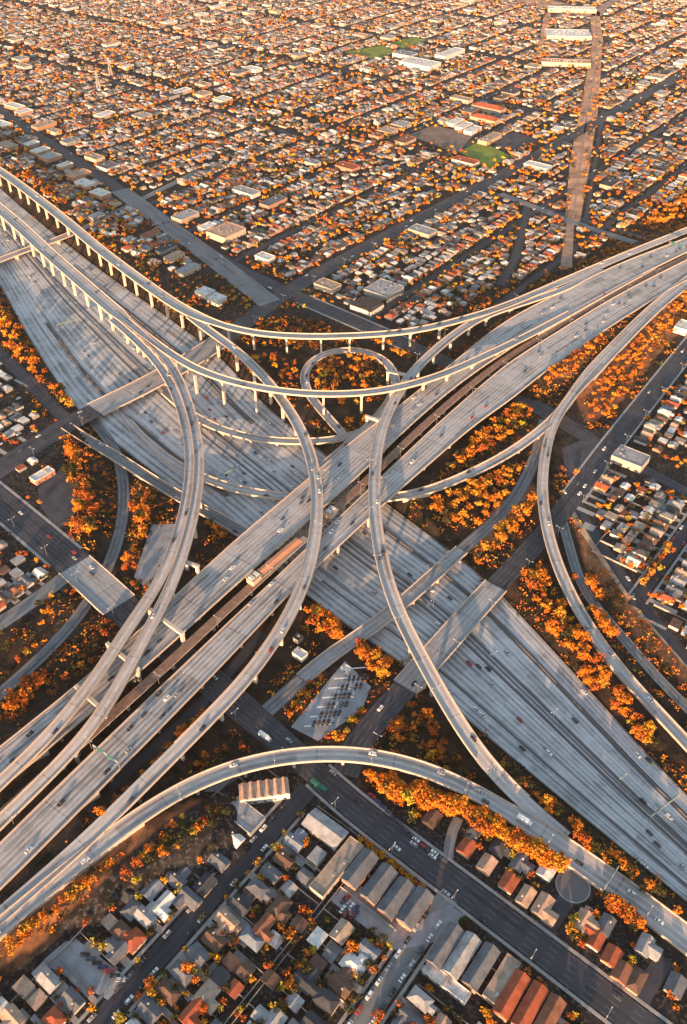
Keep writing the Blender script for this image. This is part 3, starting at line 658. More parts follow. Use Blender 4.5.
# cul-de-sac streets on the lower right
street('road', path([(535, 945, 0), (556, 917, 0), (573, 890, 0)], 9), 'lot_asphalt', .05)
def disc(px, py, r, mat, z):
    x, y = W(px, py); mb = MB(); mb.face([(x+r*math.cos(a), y+r*math.sin(a), z) for a in np.linspace(0, 2*math.pi, 28, endpoint=False)]); mb.build('turning_circle', mat, kind='structure'); paint_line(M_road, [(x, y)], r+2)
disc(573, 886, 9.7, 'sidewalk', .06); disc(573, 886, 8.9, 'asphalt_avenue', .075)
street('road', path([(448, 858, 0), (440, 840, 0), (439, 822, 0), (449, 811, 0), (459, 818, 0)], 6), 'pale_street', .05); 
street('road', path([(640, 1000, 0), (655, 975, 0), (665, 958, 0)], 9), 'lot_asphalt', .05)

# pavements with kerbs along the near streets
def pavement(S, off, w=1.8, keep=None):
    N = normals(S); mb = MB()
    for i in range(len(S)-1):
        if keep and not (keep(S[i]) and keep(S[i+1])): continue
        q = []
        for k, o in ((i, off-w/2), (i, off+w/2), (i+1, off+w/2), (i+1, off-w/2)):
            q.append((S[k, 0]+N[k, 0]*o, S[k, 1]+N[k, 1]*o))
        mb.prism(q if off > -999 else q, 0, .16)
    if mb.f: mb.build('pavement', 'sidewalk', kind='structure')
def line_uv(v, u0, u1):
    return smooth([(*uvw(u0, v), 0, 10), (*uvw((u0+u1)/2, v), 0, 10), (*uvw(u1, v), 0, 10)], step=8, it=0)
for v in (-188, -85):
    for s in (-1, 1): pavement(line_uv(v, -40, 192), s*8.2)
for v in (-94, 16):
    for s in (-1, 1): pavement(line_uv(v, 478, 620), s*7.2)
low = lambda q: pix(*q[:3])[1] > 770
for s in (-1, 1): pavement(S1, s*9.8, 1.8, low)
for s in (-1, 1): pavement(S1, s*14.2, 2.4, lambda q: pix(*q[:3])[0] < 70)
for s in (-1, 1): pavement(S4, s*10, 2.0, lambda q: pix(*q[:3])[0] > 572)
for s in (-1, 1): pavement(S5, s*11.6, 2.2, lambda q: 300 < pix(*q[:3])[0] < 410)

# ------------------------------------------------------------ special buildings
def gable(mb, cx, cy, z0, lx, ly, rise, ang, ov=.5, mi=0, hip=False):
    ca, sa = math.cos(ang), math.sin(ang)
    T = lambda x, y, z: (cx+x*ca-y*sa, cy+x*sa+y*ca, z)
    a, b = lx/2+ov, ly/2+ov; hx = a-(b if hip else 0)
    if hip and hx < .3: hx = .3
    e = z0-.12
    c = [T(-a, -b, e), T(a, -b, e), T(a, b, e), T(-a, b, e)]; r0, r1 = T(-hx, 0, z0+rise), T(hx, 0, z0+rise)
    mb.face([c[0], c[1], r1, r0], mi); mb.face([c[2], c[3], r0, r1], mi)
    mb.face([c[1], c[2], r1], mi); mb.face([c[3], c[0], r0], mi)
    mb.face([c[3], c[2], c[1], c[0]], mi)
def building(px, py, lx, ly, hgt, roof, rm, wm, label, cat='building', ang=None, rise=2.2, name='building', units=0, z=0):
    """ang 0 = long side along the cross streets"""
    x, y = W(px, py, hgt); a = math.pi/2-GB if ang is None else ang
    r = empty(name, (x, y, z), a, label=label, cat=cat)
    m = MB(); m.box(0, 0, 0, hgt, lx, ly); m.build('wall', wm, r)
    m = MB()
    if roof == 'flat':
        m.box(0, 0, hgt+.003, hgt+.25, lx+.3, ly+.3)
        for s in (-1, 1): m.box(0, s*(ly/2), hgt+.25, hgt+.8, lx+.3, .3); m.box(s*(lx/2), 0, hgt+.25, hgt+.8, .3, ly-.32)
    elif roof == 'saw':
        k = max(3, int(lx/5))
        for i in range(k): gable(m, -lx/2+(i+.5)*lx/k, 0, hgt, ly, lx/k*.94, 1.6, math.pi/2, .1)
    else: gable(m, 0, 0, hgt, lx, ly, rise, 0, .7, 0, roof == 'hip')
    rf = m.build('roof', rm, r)
    if roof == 'flat':
        for i in range(max(1, int(lx*ly/160))):
            u_ = MB(); u_.box(random.uniform(-lx*.38, lx*.38), random.uniform(-ly*.3, ly*.3), hgt+.25, hgt+1.5, 2.0, 1.6); u_.build('roof_unit', 'metal', rf)
    n = max(1, int(lx/6))
    if lx < 45:
        for s in (-1, 1):
            for i in range(n):
                u_ = MB(); u_.box(-lx/2+(i+.5)*lx/n, s*(ly/2+.02), .9, 2.3, 1.8, .1); u_.build('window', 'glass_dark', r)
    d_ = MB(); d_.box(-lx/2-.03, 0, 0, 2.2, .1, 1.6); d_.build('door', 'fence', r)
    ca, sa = math.cos(a), math.sin(a)
    for i in np.arange(-lx/2, lx/2+.1, 3):
        for j in np.arange(-ly/2, ly/2+.1, 3): paint_line(M_build, [(x+i*ca-j*sa, y+i*sa+j*ca)], 4.5)
    return r
A_ = -GB   # long side along the avenues
RM_ = lambda n: 'roof_'+n
building(337, 866, 37, 9.5, 5, 'flat', RM_('tan'), 'wall_cream', 'long narrow flat-roofed pale building beside the apartment row below the avenue')
building(325, 828, 24, 12, 4.5, 'gable', RM_('pale_grey'), 'wall_beige', 'pale blue-grey roofed block near the corner of the avenue', ang=A_)
for i, (x, y) in enumerate(((360, 868), (379, 883), (396, 897), (415, 907))):
    building(x, y, 21, 9.5, 6, 'gable', RM_('slate_grey'), 'wall_salmon', 'slate-roofed apartment block, %s of four parallel ones from the left, below the avenue' % ORD[i], 'apartment block', rise=2.8, name='apartment_block')
building(264, 789, 30, 11, 6, 'saw', RM_('peach'), 'wall_white', 'pale terrace with zigzag sawtooth roof tucked inside the nearest flyover curve', 'apartment block', ang=.16, name='apartment_block')
building(244, 815, 22, 13, 4, 'flat', RM_('pale_grey'), 'wall_grey', 'flat pale grey roof just below the zigzag terrace', ang=A_)
for i, (x, y, c) in enumerate(((445, 945, 'slate_grey'), (462, 955, 'pale_grey'), (481, 966, 'slate_grey'))):
    building(x, y, 23, 8, 6, 'gable', RM_(c), 'wall_salmon', '%s grey-roofed apartment block from left beside the pale street, lower right' % ORD[i], 'apartment block', rise=2.8, name='apartment_block')
building(436, 974, 13, 6, 3.2, 'flat', RM_('white'), 'wall_white', 'small white flat-roofed carport left of the grey-roofed apartment blocks', 'carport', ang=A_, name='carport')
building(457, 990, 13, 6, 3.2, 'flat', RM_('white'), 'wall_white', 'small white flat-roofed carport below the grey-roofed apartment blocks', 'carport', ang=A_, name='carport')
building(502, 979, 25, 8, 4, 'flat', RM_('tan'), 'wall_beige', 'narrow tan flat-roofed building between grey apartments and red-roofed ones')
building(512, 994, 23, 7.5, 5.5, 'gable', RM_('red_tiled'), 'wall_salmon', 'first red-tiled long apartment block beside the tan flat roof, bottom right', 'apartment block', name='apartment_block')
building(530, 1006, 23, 7.5, 5.5, 'gable', RM_('red_tiled'), 'wall_salmon', 'second red-tiled long apartment block from the tan flat roof, bottom right', 'apartment block', name='apartment_block')
building(548, 1018, 22, 7.5, 5.5, 'gable', RM_('rust_brown'), 'wall_salmon', 'rust-roofed long block at the bottom edge, right of two red-tiled ones', 'apartment block', name='apartment_block')
building(384, 288, 34, 34, 7, 'flat', RM_('pale_grey'), 'wall_grey', 'square grey warehouse with flat roof above the junction street', 'warehouse', name='warehouse')
building(367, 304, 25, 30, 6, 'gable', RM_('brown'), 'wall_white', 'brown-roofed warehouse with white front, attached to the square grey one', 'warehouse', name='warehouse', rise=2)
building(226, 230, 40, 34, 8, 'flat', RM_('peach'), 'wall_cream', 'large pale pink flat-roofed hall right of the avenue at upper left', 'hall', name='hall')
building(205, 291, 18, 16, 6, 'flat', RM_('white'), 'wall_white', 'white box building beside the highest flyover, left of its twin', ang=A_)
building(217, 297, 17, 15, 7, 'flat', RM_('white'), 'wall_white', 'white box building beside the highest flyover, right of its twin', ang=A_)
building(128, 247, 14, 13, 4, 'hip', RM_('red_tiled'), 'wall_white', 'small bright red-roofed shop in a lot above the highest flyover', 'shop', name='shop')
building(166, 247, 28, 12, 5, 'flat', RM_('charcoal'), 'wall_grey', 'dark flat-roofed shop row beside the lot, upper left', 'shop', name='shop')
building(174, 255, 26, 12, 5, 'flat', RM_('peach'), 'wall_cream', 'peach flat-roofed shop row next to the dark-roofed one, upper left', 'shop', name='shop')
building(188, 268, 30, 14, 5, 'flat', RM_('pale_grey'), 'wall_cream', 'grey flat-roofed shop row below the peach one, upper left', 'shop', name='shop')
building(150, 233, 26, 12, 4.5, 'gable', RM_('rust_brown'), 'wall_beige', 'rust gabled shop above the dark flat-roofed shop row', 'shop', name='shop')
building(96, 215, 22, 12, 4.5, 'flat', RM_('pale_grey'), 'wall_grey', 'grey workshop beside the highest flyover, upper left', 'workshop', name='workshop')
building(489, 106, 60, 22, 8, 'hip', RM_('red_tiled'), 'wall_beige', 'long orange-roofed school wing behind the sports field', 'school', name='school', ang=A_, rise=4)
building(485, 117, 50, 20, 8, 'hip', RM_('red_tiled'), 'wall_beige', 'orange-roofed school wing nearer the sports field', 'school', name='school', ang=A_, rise=4)
for i, (x, y) in enumerate(((455, 121), (464, 125), (473, 129))):
    building(x, y, 34, 16, 5, 'flat', RM_('white'), 'wall_white', '%s of three white school blocks from the left beside the dirt field' % ORD[i], 'school', name='school')
building(490, 137, 50, 17, 6, 'flat', RM_('tan'), 'wall_beige', 'tan school hall right above the green sports field', 'school', name='school')
building(420, 62, 75, 45, 9, 'flat', RM_('white'), 'wall_white', 'big white flat-roofed building right of the two far green fields', 'warehouse', name='warehouse', ang=A_)
building(405, 53, 45, 30, 8, 'flat', RM_('blue_grey'), 'wall_white', 'blue-grey roofed building touching the big white one by the far fields', 'warehouse', name='warehouse', ang=A_)
building(450, 52, 80, 26, 8, 'flat', RM_('white'), 'wall_white', 'low white block right of the big white building near the far fields', 'warehouse', name='warehouse')
building(568, 33, 100, 66, 9, 'flat', RM_('white'), 'wall_cream', 'largest pale warehouse between the dirt paths near the top right', 'warehouse', name='warehouse', ang=-.1)
building(566, 61, 100, 28, 8, 'flat', RM_('peach'), 'wall_cream', 'long pale pink warehouse below the largest one near the dirt corridor', 'warehouse', name='warehouse', ang=-.15)
building(572, 8, 120, 30, 8, 'flat', RM_('white'), 'wall_cream', 'long pale warehouse at the very top near the dirt corridor', 'warehouse', name='warehouse', ang=-.1)
building(631, 456, 28, 20, 7, 'flat', RM_('pale_grey'), 'wall_cream', 'pale box building at the corner right of the avenue junction', name='building', ang=A_)
building(684, 325, 20, 14, 7, 'flat', RM_('white'), 'wall_white', 'white box building at the right edge above the dark street')
gs = building(42, 474, 20, 9, 4.6, 'flat', RM_('white'), 'wall_salmon', 'low white-roofed filling station with orange fascia beside the left avenue', 'filling station', name='filling_station')
building(300, 653, 9, 6.5, 4, 'flat', RM_('white'), 'wall_white', 'small white kiosk on the bare lot between flyover and narrow overpass', 'kiosk', name='kiosk', ang=A_)
building(298, 637, 5, 5, 4, 'flat', RM_('charcoal'), 'wall_grey', 'tiny dark utility box just above the white kiosk', 'utility box', name='utility_box', ang=A_)
building(346, 668, 6, 4, 3.2, 'flat', RM_('white'), 'wall_white', 'tiny white shelter at the top corner of the pale parking lot', 'shelter', name='shelter', ang=A_)

# railway station between the decks
stx, sty = W(280, 555, 14); st = empty('station_canopy', (stx, sty, 8.5), math.pi/2-GB, label='long salmon station canopy between the two broad freeway decks', cat='station canopy')
m = MB(); m.box(0, 0, 4.6, 5.1, 46, 6.5, 0, bottom=True); gable(m, 0, 0, 5.1, 45, 6, .7, 0, .1); m.build('roof', 'salmon_roof', st)
m = MB(); m.box(0, 0, .15, 1.1, 62, 6); m.build('platform', 'sidewalk', st)
for i in range(8):
    m = MB(); m.box(-20+i*5.7, 0, 1.1, 4.6, .5, .5); m.build('column', 'metal', st)
for px, py, lb in ((254, 578, 'pale stair tower at the lower end of the salmon station canopy'), (331, 512, 'pale stair tower at the upper end of the station between the decks')):
    x, y = W(px, py, 12); r = empty('stair_tower', (x, y, 8.5), math.pi/2-GB, label=lb, cat='stair tower')
    m = MB(); m.box(0, 0, .1, 5, 9, 7); m.build('wall', 'wall_cream', r)
    m = MB(); m.box(0, 0, 5.0, 5.5, 10, 8, 0, bottom=True); rr = m.build('roof', 'wall_beige', r)
    for s in (-1, 1):
        m = MB(); m.box(s*2.4, 0, 5.5, 6.6, 3, 4); m.build('roof_unit', 'roof_white', rr)

# ------------------------------------------------------------ houses
def house_proto(i):
    r_ = random.Random(100+i); w = r_.uniform(6.2, 8.2); d = r_.uniform(8.5, 12.5); hh = r_.choice([3.0, 3.1, 3.2, 5.6]) if i % 4 == 3 else 3.1
    hip = i % 3 == 1; rise = r_.uniform(1.5, 2.2)
    wall = MB(); roof = MB(); door = MB(); wins = []
    wall.box(0, 0, 0, hh, w, d); 
    rot = math.pi/2
    gable(roof, 0, 0, hh, d, w, rise, rot, .6, 0, hip)
    if not hip:
        for s in (-1, 1): wall.face([(-w/2, s*d/2, hh), (w/2, s*d/2, hh), (0, s*d/2, hh+rise*.95)][::s])
    if i % 2 == 0:            # side wing
        ww, wd, sx = r_.uniform(5, 7), r_.uniform(5, 7), r_.choice([-1, 1]); cy_ = r_.uniform(-d*.3, d*.3)
        wall.box(sx*(w/2+ww/2-1.5), cy_, 0, hh-.02, ww, wd); gable(roof, sx*(w/2+ww/2-2.2), cy_, hh-.02, ww+1.4, wd, rise*.75, 0, .5, 0, hip)
    if i % 5 == 2:            # front porch
        wall.box(0, -d/2-1.6, 0, .4, w*.6, 3); gable(roof, 0, -d/2-1.2, hh-.5, 4, w*.6, .9, math.pi/2, .3)
    door.box(w*.12, -d/2-.04, .1, 2.2, 1.1, .12)
    for (x, y, a) in ((-w*.28, -d/2-.04, 0), (w*.33, -d/2-.04, 0), (-w/2-.04, -d*.2, 1), (-w/2-.04, d*.25, 1), (w/2+.04, d*.38, 1)):
        b = MB(); b.box(x, y, 1.0, 2.2, .12 if a else 1.5, 1.5 if a else .12); wins.append(b)
    ch = MB(); ch.box(w*.2, d*.2, hh+.4, hh+rise+.7, .8, .8)
    return dict(wall=wall.mesh('house_wall', [WALLM[0]]), roof=roof.mesh('house_roof', [ROOFM[0]]), door=door.mesh('house_door', ['fence']), win=[b.mesh('house_window', ['glass_dark']) for b in wins],
                chim=ch.mesh('house_chimney', ['deck_side']) if i % 3 == 0 else None, raw=(wall, roof), hip=hip, wing=i % 2 == 0, two=hh > 4, w=w, d=d)
HP = [house_proto(i) for i in range(14)]
def garage_proto(i):
    r_ = random.Random(i+50); w, d = r_.uniform(5.5, 8), r_.uniform(6, 9); wall = MB(); roof = MB(); wall.box(0, 0, 0, 2.7, w, d)
    if i % 2: roof.box(0, 0, 2.703, 2.95, w+.6, d+.6)
    else: gable(roof, 0, 0, 2.7, d, w, 1.2, math.pi/2, .35, 0, False)
    return dict(wall=wall.mesh('garage_wall', [WALLM[1]]), roof=roof.mesh('garage_roof', [ROOFM[0]]), raw=(wall, roof), flat=bool(i % 2))
GP = [garage_proto(i) for i in range(6)]
lots = []; garages = []
def free(x, y, rad, M2=True):
    for dx, dy in ((0, 0), (rad, 0), (-rad, 0), (0, rad), (0, -rad)):
        if hit(M_road, x+dx, y+dy) or hit(M_build, x+dx, y+dy) or hit(M_int, x+dx, y+dy): return False
    return True
def inview(x, y, m=45):
    a, b, d = pix(x, y, 0); return -m < a < 687+m and -m*.6 < b < 1024+m
comm = []
for t in range(900):
    c = random.random()
    if c < .4: v = random.choice([-618, -845, -1290, -1730]); u = random.uniform(720, 2700); q = (u, v+random.choice([-1, 1])*random.uniform(24, 30))
    elif c < .8: q = (random.choice(CRU)+random.choice([-1, 1])*random.uniform(20, 28), random.uniform(-2500, 0))
    else: v = random.uniform(-1500, -640); q = (float(s5u(v))+random.choice([-1, 1])*random.uniform(26, 34), v)
    x, y = uvw(*q)
    if len(comm) >= 110 or not inview(x, y, 5) or not free(x, y, 15): continue
    k_ = random.choice([(22, 14), (28, 18), (34, 20), (26, 26), (40, 18)]); a_ = (math.pi/2-GB)+random.choice([0, math.pi/2]); comm.append((x, y, a_, k_, int(rng.choice(10, p=[.22, .28, .16, .1, .03, .03, .06, .07, .03, .02]))))
    for i_ in range(-2, 3):
        for j_ in range(-1, 2): paint_line(M_build, [(x+math.cos(a_)*i_*k_[0]/4-math.sin(a_)*j_*k_[1]/2, y+math.sin(a_)*i_*k_[0]/4+math.cos(a_)*j_*k_[1]/2)], 5)
cprot = {}
for k_ in ((22, 14), (28, 18), (34, 20), (26, 26), (40, 18)):
    m1 = MB(); m1.box(0, 0, 0, 5.5, *k_); m2 = MB(); m2.box(0, 0, 5.503, 5.75, k_[0]+.3, k_[1]+.3)
    for s_ in (-1, 1): m2.box(0, s_*k_[1]/2, 5.75, 6.4, k_[0]+.3, .3); m2.box(s_*k_[0]/2, 0, 5.75, 6.4, .3, k_[1]-.32)
    m3 = MB(); m3.box(k_[0]*.2, k_[1]*.1, 5.75, 7.2, 2.5, 2)
    cprot[k_] = (m1.mesh('shop_wall', [WALLM[0]]), m2.mesh('shop_roof', [ROOFM[0]]), m3.mesh('shop_unit', ['metal']))
comm.sort(key=lambda c: -pix(c[0], c[1])[1]); ccn = {}
for x, y, a_, k_, ci in comm:
    side = 'left' if pix(x, y)[0] < 343 else 'right'; kk = (side, ci); ccn[kk] = ccn.get(kk, 0)+1
    o_ = empty('commercial_building', (x, y, 0), a_, label='%s flat-roofed commercial block in the %s half of the far city, %s from bottom' % (ROOFC[ci][0], side, ordw(ccn[kk])), cat='building', group='flat commercial buildings in the far city')
    w_, r_2, u_ = cprot[k_]
    for me_, nm_ in ((w_, 'wall'), (r_2, 'roof'), (u_, 'roof_unit')):
        ob = bpy.data.objects.new(nm_, me_); COL.objects.link(ob); ob.parent = o_
        if nm_ == 'wall': ob.material_slots[0].link = 'OBJECT'; ob.material_slots[0].material = random.choice(WALLM)
        if nm_ == 'roof': ob.material_slots[0].link = 'OBJECT'; ob.material_slots[0].material = ROOFM[ci]
for (px, py, ci) in ((234, 838, 1), (221, 831, 0), (202, 845, 6), (188, 861, 6), (219, 861, 3), (176, 843, 4), (187, 823, 6), (204, 817, 4), (158, 868, 0), (152, 889, 8), (176, 880, 3), (163, 903, 1), (145, 917, 0), (132, 909, 3), (134, 940, 5), (121, 931, 4), (118, 952, 3), (205, 884, 6), (190, 898, 3), (141, 878, 4), (125, 893, 6)):
    x, y = W(px, py, 3)
    if hit(M_road, x, y) or hit(M_build, x, y): continue
    lots.append([x, y, (math.pi/2-GB)+random.choice([0, math.pi/2]), -188, -1, 0, ci]); paint_line(M_build, [(x, y)], 6)
drives = []
for (v, s, u0, u1) in BLK:
    far = v < -1000 or u0 > 1100
    u = u0+7; row = []; k = 0
    while u < u1-6:
        step = random.uniform(9.8, 12.2)
        x, y = uvw(u, v+s*random.uniform(16.5, 19))
        if inview(x, y) and free(x, y, 6.2):
            ang = (math.pi/2-GB) + (0 if s > 0 else math.pi) + random.gauss(0, .02)
            lots.append([x, y, ang, v, s, u]); paint_line(M_build, [(x+math.sin(ang)*t, y-math.cos(ang)*t) for t in (-4, 0, 4)], 3.2)
        if v in (-188, -85, 16) and u < 205 and random.random() < .7:
            x, y = uvw(u+random.uniform(-2, 2), v+s*34)
            if inview(x, y) and free(x, y, 5):
                lots.append([x, y, (math.pi/2-GB)+random.choice([0, math.pi/2]), v, s, u]); paint_line(M_build, [(x, y)], 5.5)
        if u < 640 and random.random() < .8:
            x, y = uvw(u+random.choice([-5, 5]), v+s*18)
            if not hit(M_int, x, y) and inview(x, y): drives.append((x, y, random.uniform(2.6, 4.2), 21))
        if u < 640 and random.random() < .35:
            x, y = uvw(u, v+s*random.uniform(28, 40))
            if not hit(M_int, x, y) and inview(x, y): drives.append((x, y, random.uniform(6, 10), random.uniform(6, 11)))
        for off, pr in ((33, .85), (42, .6), (49, .55)):
            x, y = uvw(u+random.uniform(-3, 3), v+s*(off+random.uniform(-1.5, 1.5)))
            if random.random() < pr and inview(x, y) and free(x, y, 3.2):
                garages.append([x, y, (math.pi/2-GB)+random.choice([0, math.pi/2])+random.gauss(0, .02), v, s, u]); paint_line(M_build, [(x, y)], 4)
        u += step
# houses between the bottom avenue and the nearest ramp, each at its own spot
FIX = []
for (px, py, ci, o) in ((467, 847, 5, 0), (487, 864, 7, 0), (509, 882, 5, 0), (519, 862, 3, 1), (547, 870, 1, 1), (526, 896, 7, 0), (543, 905, 7, 0), (583, 921, 7, 0), (568, 938, 5, 1), (597, 938, 5, 0), (612, 956, 5, 0), (645, 945, 0, 1),
                        (637, 980, 4, 0), (590, 958, 5, 1), (664, 1010, 4, 1), (622, 972, 9, 0), (448, 836, 4, 1), (432, 818, 4, 0), (456, 858, 3, 0), (500, 846, 6, 1), (476, 829, 6, 1), (497, 893, 3, 0), (560, 958, 3, 1), (630, 1000, 7, 0), (676, 985, 3, 0), (655, 925, 6, 1), (606, 925, 3, 1)):
    x, y = W(px, py, 3)
    if hit(M_road, x, y): continue
    q = [x, y, (math.pi/2-GB if o == 0 else -GB)+math.pi/2*0 + (0 if o == 0 else math.pi/2)*0 + (math.pi/2 if o == 0 else 0), 999, 1, 0, ci]; FIX.append(q); lots.append(q); paint_line(M_build, [(x, y)], 6)
cam_d = lambda q: math.hypot(q[0], q[1])
lots.sort(key=cam_d); garages.sort(key=cam_d)
def place_desc(x, y):
    a, b, _ = pix(x, y, 0)
    if b > 760 and a < 300 and wuv(x, y)[1] < -188: return 'beside the bottom left dirt strip'
    if b > 760 and wuv(x, y)[1] < -137 and wuv(x, y)[0] < 205: return 'right of the dark bottom-left street'
    if b > 760 and wuv(x, y)[1] < -85 and wuv(x, y)[0] < 205: return 'left of the pale bottom street'
    if b > 760 and wuv(x, y)[0] < 205: return 'right of the pale bottom street'
    if b > 760: return 'between bottom avenue and nearest ramp'
    if a > 540 and b > 430: return 'at the right edge below the junction'
    if a > 560 and b > 250: return 'right of the upper right-edge street'
    if a < 160 and b > 340: return 'near the left-edge avenue'
    if a < 240 and b > 170: return 'above the highest flyover, upper left'
    if a < 480: return 'above the long diagonal avenue' if wuv(x, y)[1] < -620 else 'between diagonal avenue and far ramps'
    return 'around the dirt corridor, upper right'
cnt = {}
def uniq(desc, kind):
    k = (desc, kind); cnt[k] = cnt.get(k, 0)+1; return cnt[k]
def objmat(o, m): o.material_slots[0].link = 'OBJECT'; o.material_slots[0].material = m
PROB = [.2, .12, .15, .12, .09, .09, .06, .09, .04, .04]
def link(me, name, parent):
    o = bpy.data.objects.new(name, me); COL.objects.link(o); o.parent = parent; return o
NH = 300
houses_spec = []
for i, q in enumerate(lots[:NH]):
    p = HP[random.randrange(14)]; near = q[1] < 420
    ri = int(rng.choice(10, p=[.16, .06, .1, .19, .14, .13, .1, .05, .04, .03])) if len(q) < 7 else q[6]; wi = random.randrange(5)
    d = place_desc(q[0], q[1]); kind = '%s-roofed' % ROOFC[ri][0]; houses_spec.append((q, p, ri, wi, d, kind))
from collections import Counter
tot = Counter((h[4], h[5]) for h in houses_spec)
houses_spec.sort(key=lambda h: -pix(h[0][0], h[0][1])[1])
for q, p, ri, wi, d, kind in houses_spec:
    n = uniq(d, 'h'+kind); t = tot[(d, kind)]
    lb = ('%s house %s' % (kind, d)) if t == 1 else '%s house %s, %s from bottom' % (kind, d, ordw(n))
    r = empty('house', (q[0], q[1], 0), q[2], label=lb, cat='house', group='houses in the surrounding neighbourhoods')
    objmat(link(p['wall'], 'wall', r), WALLM[wi]); rf = link(p['roof'], 'roof', r); objmat(rf, ROOFM[ri])
    if p['chim']: link(p['chim'], 'chimney', rf)
    link(p['door'], 'door', r)
    if q[1] < 520:
        for wmesh in p['win']: link(wmesh, 'window', r)
gs_spec = []
for q in garages[:NH]:
    p = random.choice(GP); ri = int(rng.choice(10, p=[.25, .2, .12, .13, .08, .06, .06, .05, .03, .02])); gs_spec.append((q, p, ri, place_desc(q[0], q[1]), ('flat ' if p['flat'] else 'gabled ')+ROOFC[ri][0].replace('red tiled', 'red')))
totg = Counter((h[3], h[4]) for h in gs_spec); gs_spec.sort(key=lambda h: -pix(h[0][0], h[0][1])[1])
for q, p, ri, d, kind in gs_spec:
    n = uniq(d, 'g'+kind); t = totg[(d, kind)]
    lb = ('garage with %s roof %s' % (kind, d)) if t == 1 else 'garage with %s roof %s, %s from bottom' % (kind, d, ordw(n))
    r = empty('garage', (q[0], q[1], 0), q[2], label=lb, cat='garage', group='garages and sheds behind the houses')
    objmat(link(p['wall'], 'wall', r), WALLM[random.randrange(5)]); objmat(link(p['roof'], 'roof', r), ROOFM[ri])
dm = MB()
for k, (x, y, a, b) in enumerate(drives):
    c_, s_ = math.cos(math.pi/2-GB), math.sin(math.pi/2-GB); z = .052+(k % 5)*.006
    dm.face([(x+p*a/2*c_-q*b/2*s_, y+p*a/2*s_+q*b/2*c_, z) for p, q in ((-1, -1), (1, -1), (1, 1), (-1, 1))])
dm.build('driveways', 'sidewalk', kind='structure')
# the rest of the city's houses, one object
def bulk(name, items, protos, mats_n, **tg):
    V = []; Fc = []; Mi = []; base = 0
    pre = []
    for p in protos:
        w_, r_ = p['raw']; pre.append((np.array(w_.v+r_.v), [f for f in w_.f]+[tuple(i+len(w_.v) for i in f) for f in r_.f], len(w_.f), len(r_.f)))
    for q in items:
        v, f, nw, nr = pre[random.randrange(len(pre))]; c, s = math.cos(q[2]), math.sin(q[2]); sc = random.uniform(.85, 1.2)
        X = np.stack([q[0]+(v[:, 0]*c-v[:, 1]*s)*sc, q[1]+(v[:, 0]*s+v[:, 1]*c)*sc, v[:, 2]*sc], 1); V.append(X)
        Fc.extend(tuple(i+base for i in g) for g in f); base += len(v)
        Mi.extend([10+random.randrange(5)]*nw+[int(rng.choice(10, p=mats_n))]*nr)
    me = bpy.data.meshes.new(name); me.from_pydata(np.vstack(V).tolist(), [], Fc)
    for m in ROOFM+WALLM: me.materials.append(m)
    me.polygons.foreach_set('material_index', Mi); o = bpy.data.objects.new(name, me); COL.objects.link(o); tag(o, **tg)
fp = [.14, .1, .11, .16, .14, .07, .12, .06, .07, .03]
bulk('distant_houses', lots[NH:], HP, fp, kind='stuff', label='dense field of small distant houses filling the upper part', cat='houses')
bulk('distant_garages', garages[NH:], GP, fp, kind='stuff', label='small sheds and garages among the distant houses', cat='garages')
print('lots', len(lots), 'garages', len(garages))

# yard fences of the near blocks
def yard_fence(v, s, u0, u1, label, depth=50, start=12, step=15):
    c = uvw((u0+u1)/2, v+s*30); m = MB(); k = 0
    def run(a, b):
        a, b = uvw(*a), uvw(*b); n = max(1, int(math.hypot(b[0]-a[0], b[1]-a[1])/5))
        for i in range(n):
            p = [(a[0]+(b[0]-a[0])*t, a[1]+(b[1]-a[1])*t) for t in (i/n, (i+1)/n)]; mx, my = (p[0][0]+p[1][0])/2, (p[0][1]+p[1][1])/2
            m.box(mx-c[0], my-c[1], 0, 1.7, math.hypot(p[1][0]-p[0][0], p[1][1]-p[0][1]), .18, math.atan2(p[1][1]-p[0][1], p[1][0]-p[0][0]))
    run((u0, v+s*depth), (u1, v+s*depth)); u = u0
    while u <= u1: run((u, v+s*start), (u, v+s*depth)); u += step
    if m.f: m.build('yard_fence', 'fence', loc=(c[0], c[1], 0), label=label, cat='fence')
yard_fence(-188, -1, 20, 200, 'yard fences of the lots between bottom left street and dirt strip', 42)
yard_fence(-188, 1, 20, 200, 'yard fences of the lots right of the dark bottom left street')
yard_fence(-85, -1, 20, 200, 'yard fences of the lots left of the pale bottom street')
yard_fence(-85, 1, 20, 196, 'yard fences of the lots right of the pale bottom street')
yard_fence(-94, -1, 505, 620, 'yard fences left of the dark lane in the right-edge neighbourhood')
yard_fence(-94, 1, 480, 620, 'yard fences right of the dark lane in the right-edge neighbourhood')

# ------------------------------------------------------------ trees
def crown_raw(seed, n, r, hgt, leaf):
    g = np.random.default_rng(seed); V = []; Fc = []
    lobes = [(g.uniform(-.65, .65)*r, g.uniform(-.65, .65)*r, hgt*g.uniform(.42, .85), r*g.uniform(.25, .6)) for _ in range(9)]+[(0, 0, hgt*.62, r*.6)]
    for i in range(n):
        lx, ly, lz, lr = lobes[g.integers(len(lobes))]
        d = g.normal(size=3); d /= np.linalg.norm(d); d[2] *= .8
        c = np.array([lx, ly, lz]) + d*lr*g.uniform(.6, 1.0)
        a = d*1.0 + g.normal(size=3)*.5; a /= np.linalg.norm(a); t = np.cross(a, g.normal(size=3)); t /= np.linalg.norm(t); b = np.cross(a, t); s = leaf*g.uniform(.6, 1.3)
        k = len(V); V += [tuple(c+t*s), tuple(c+b*s*.8), tuple(c-t*s), tuple(c-b*s*.8)]; Fc.append((k, k+1, k+2, k+3))
    return V, Fc
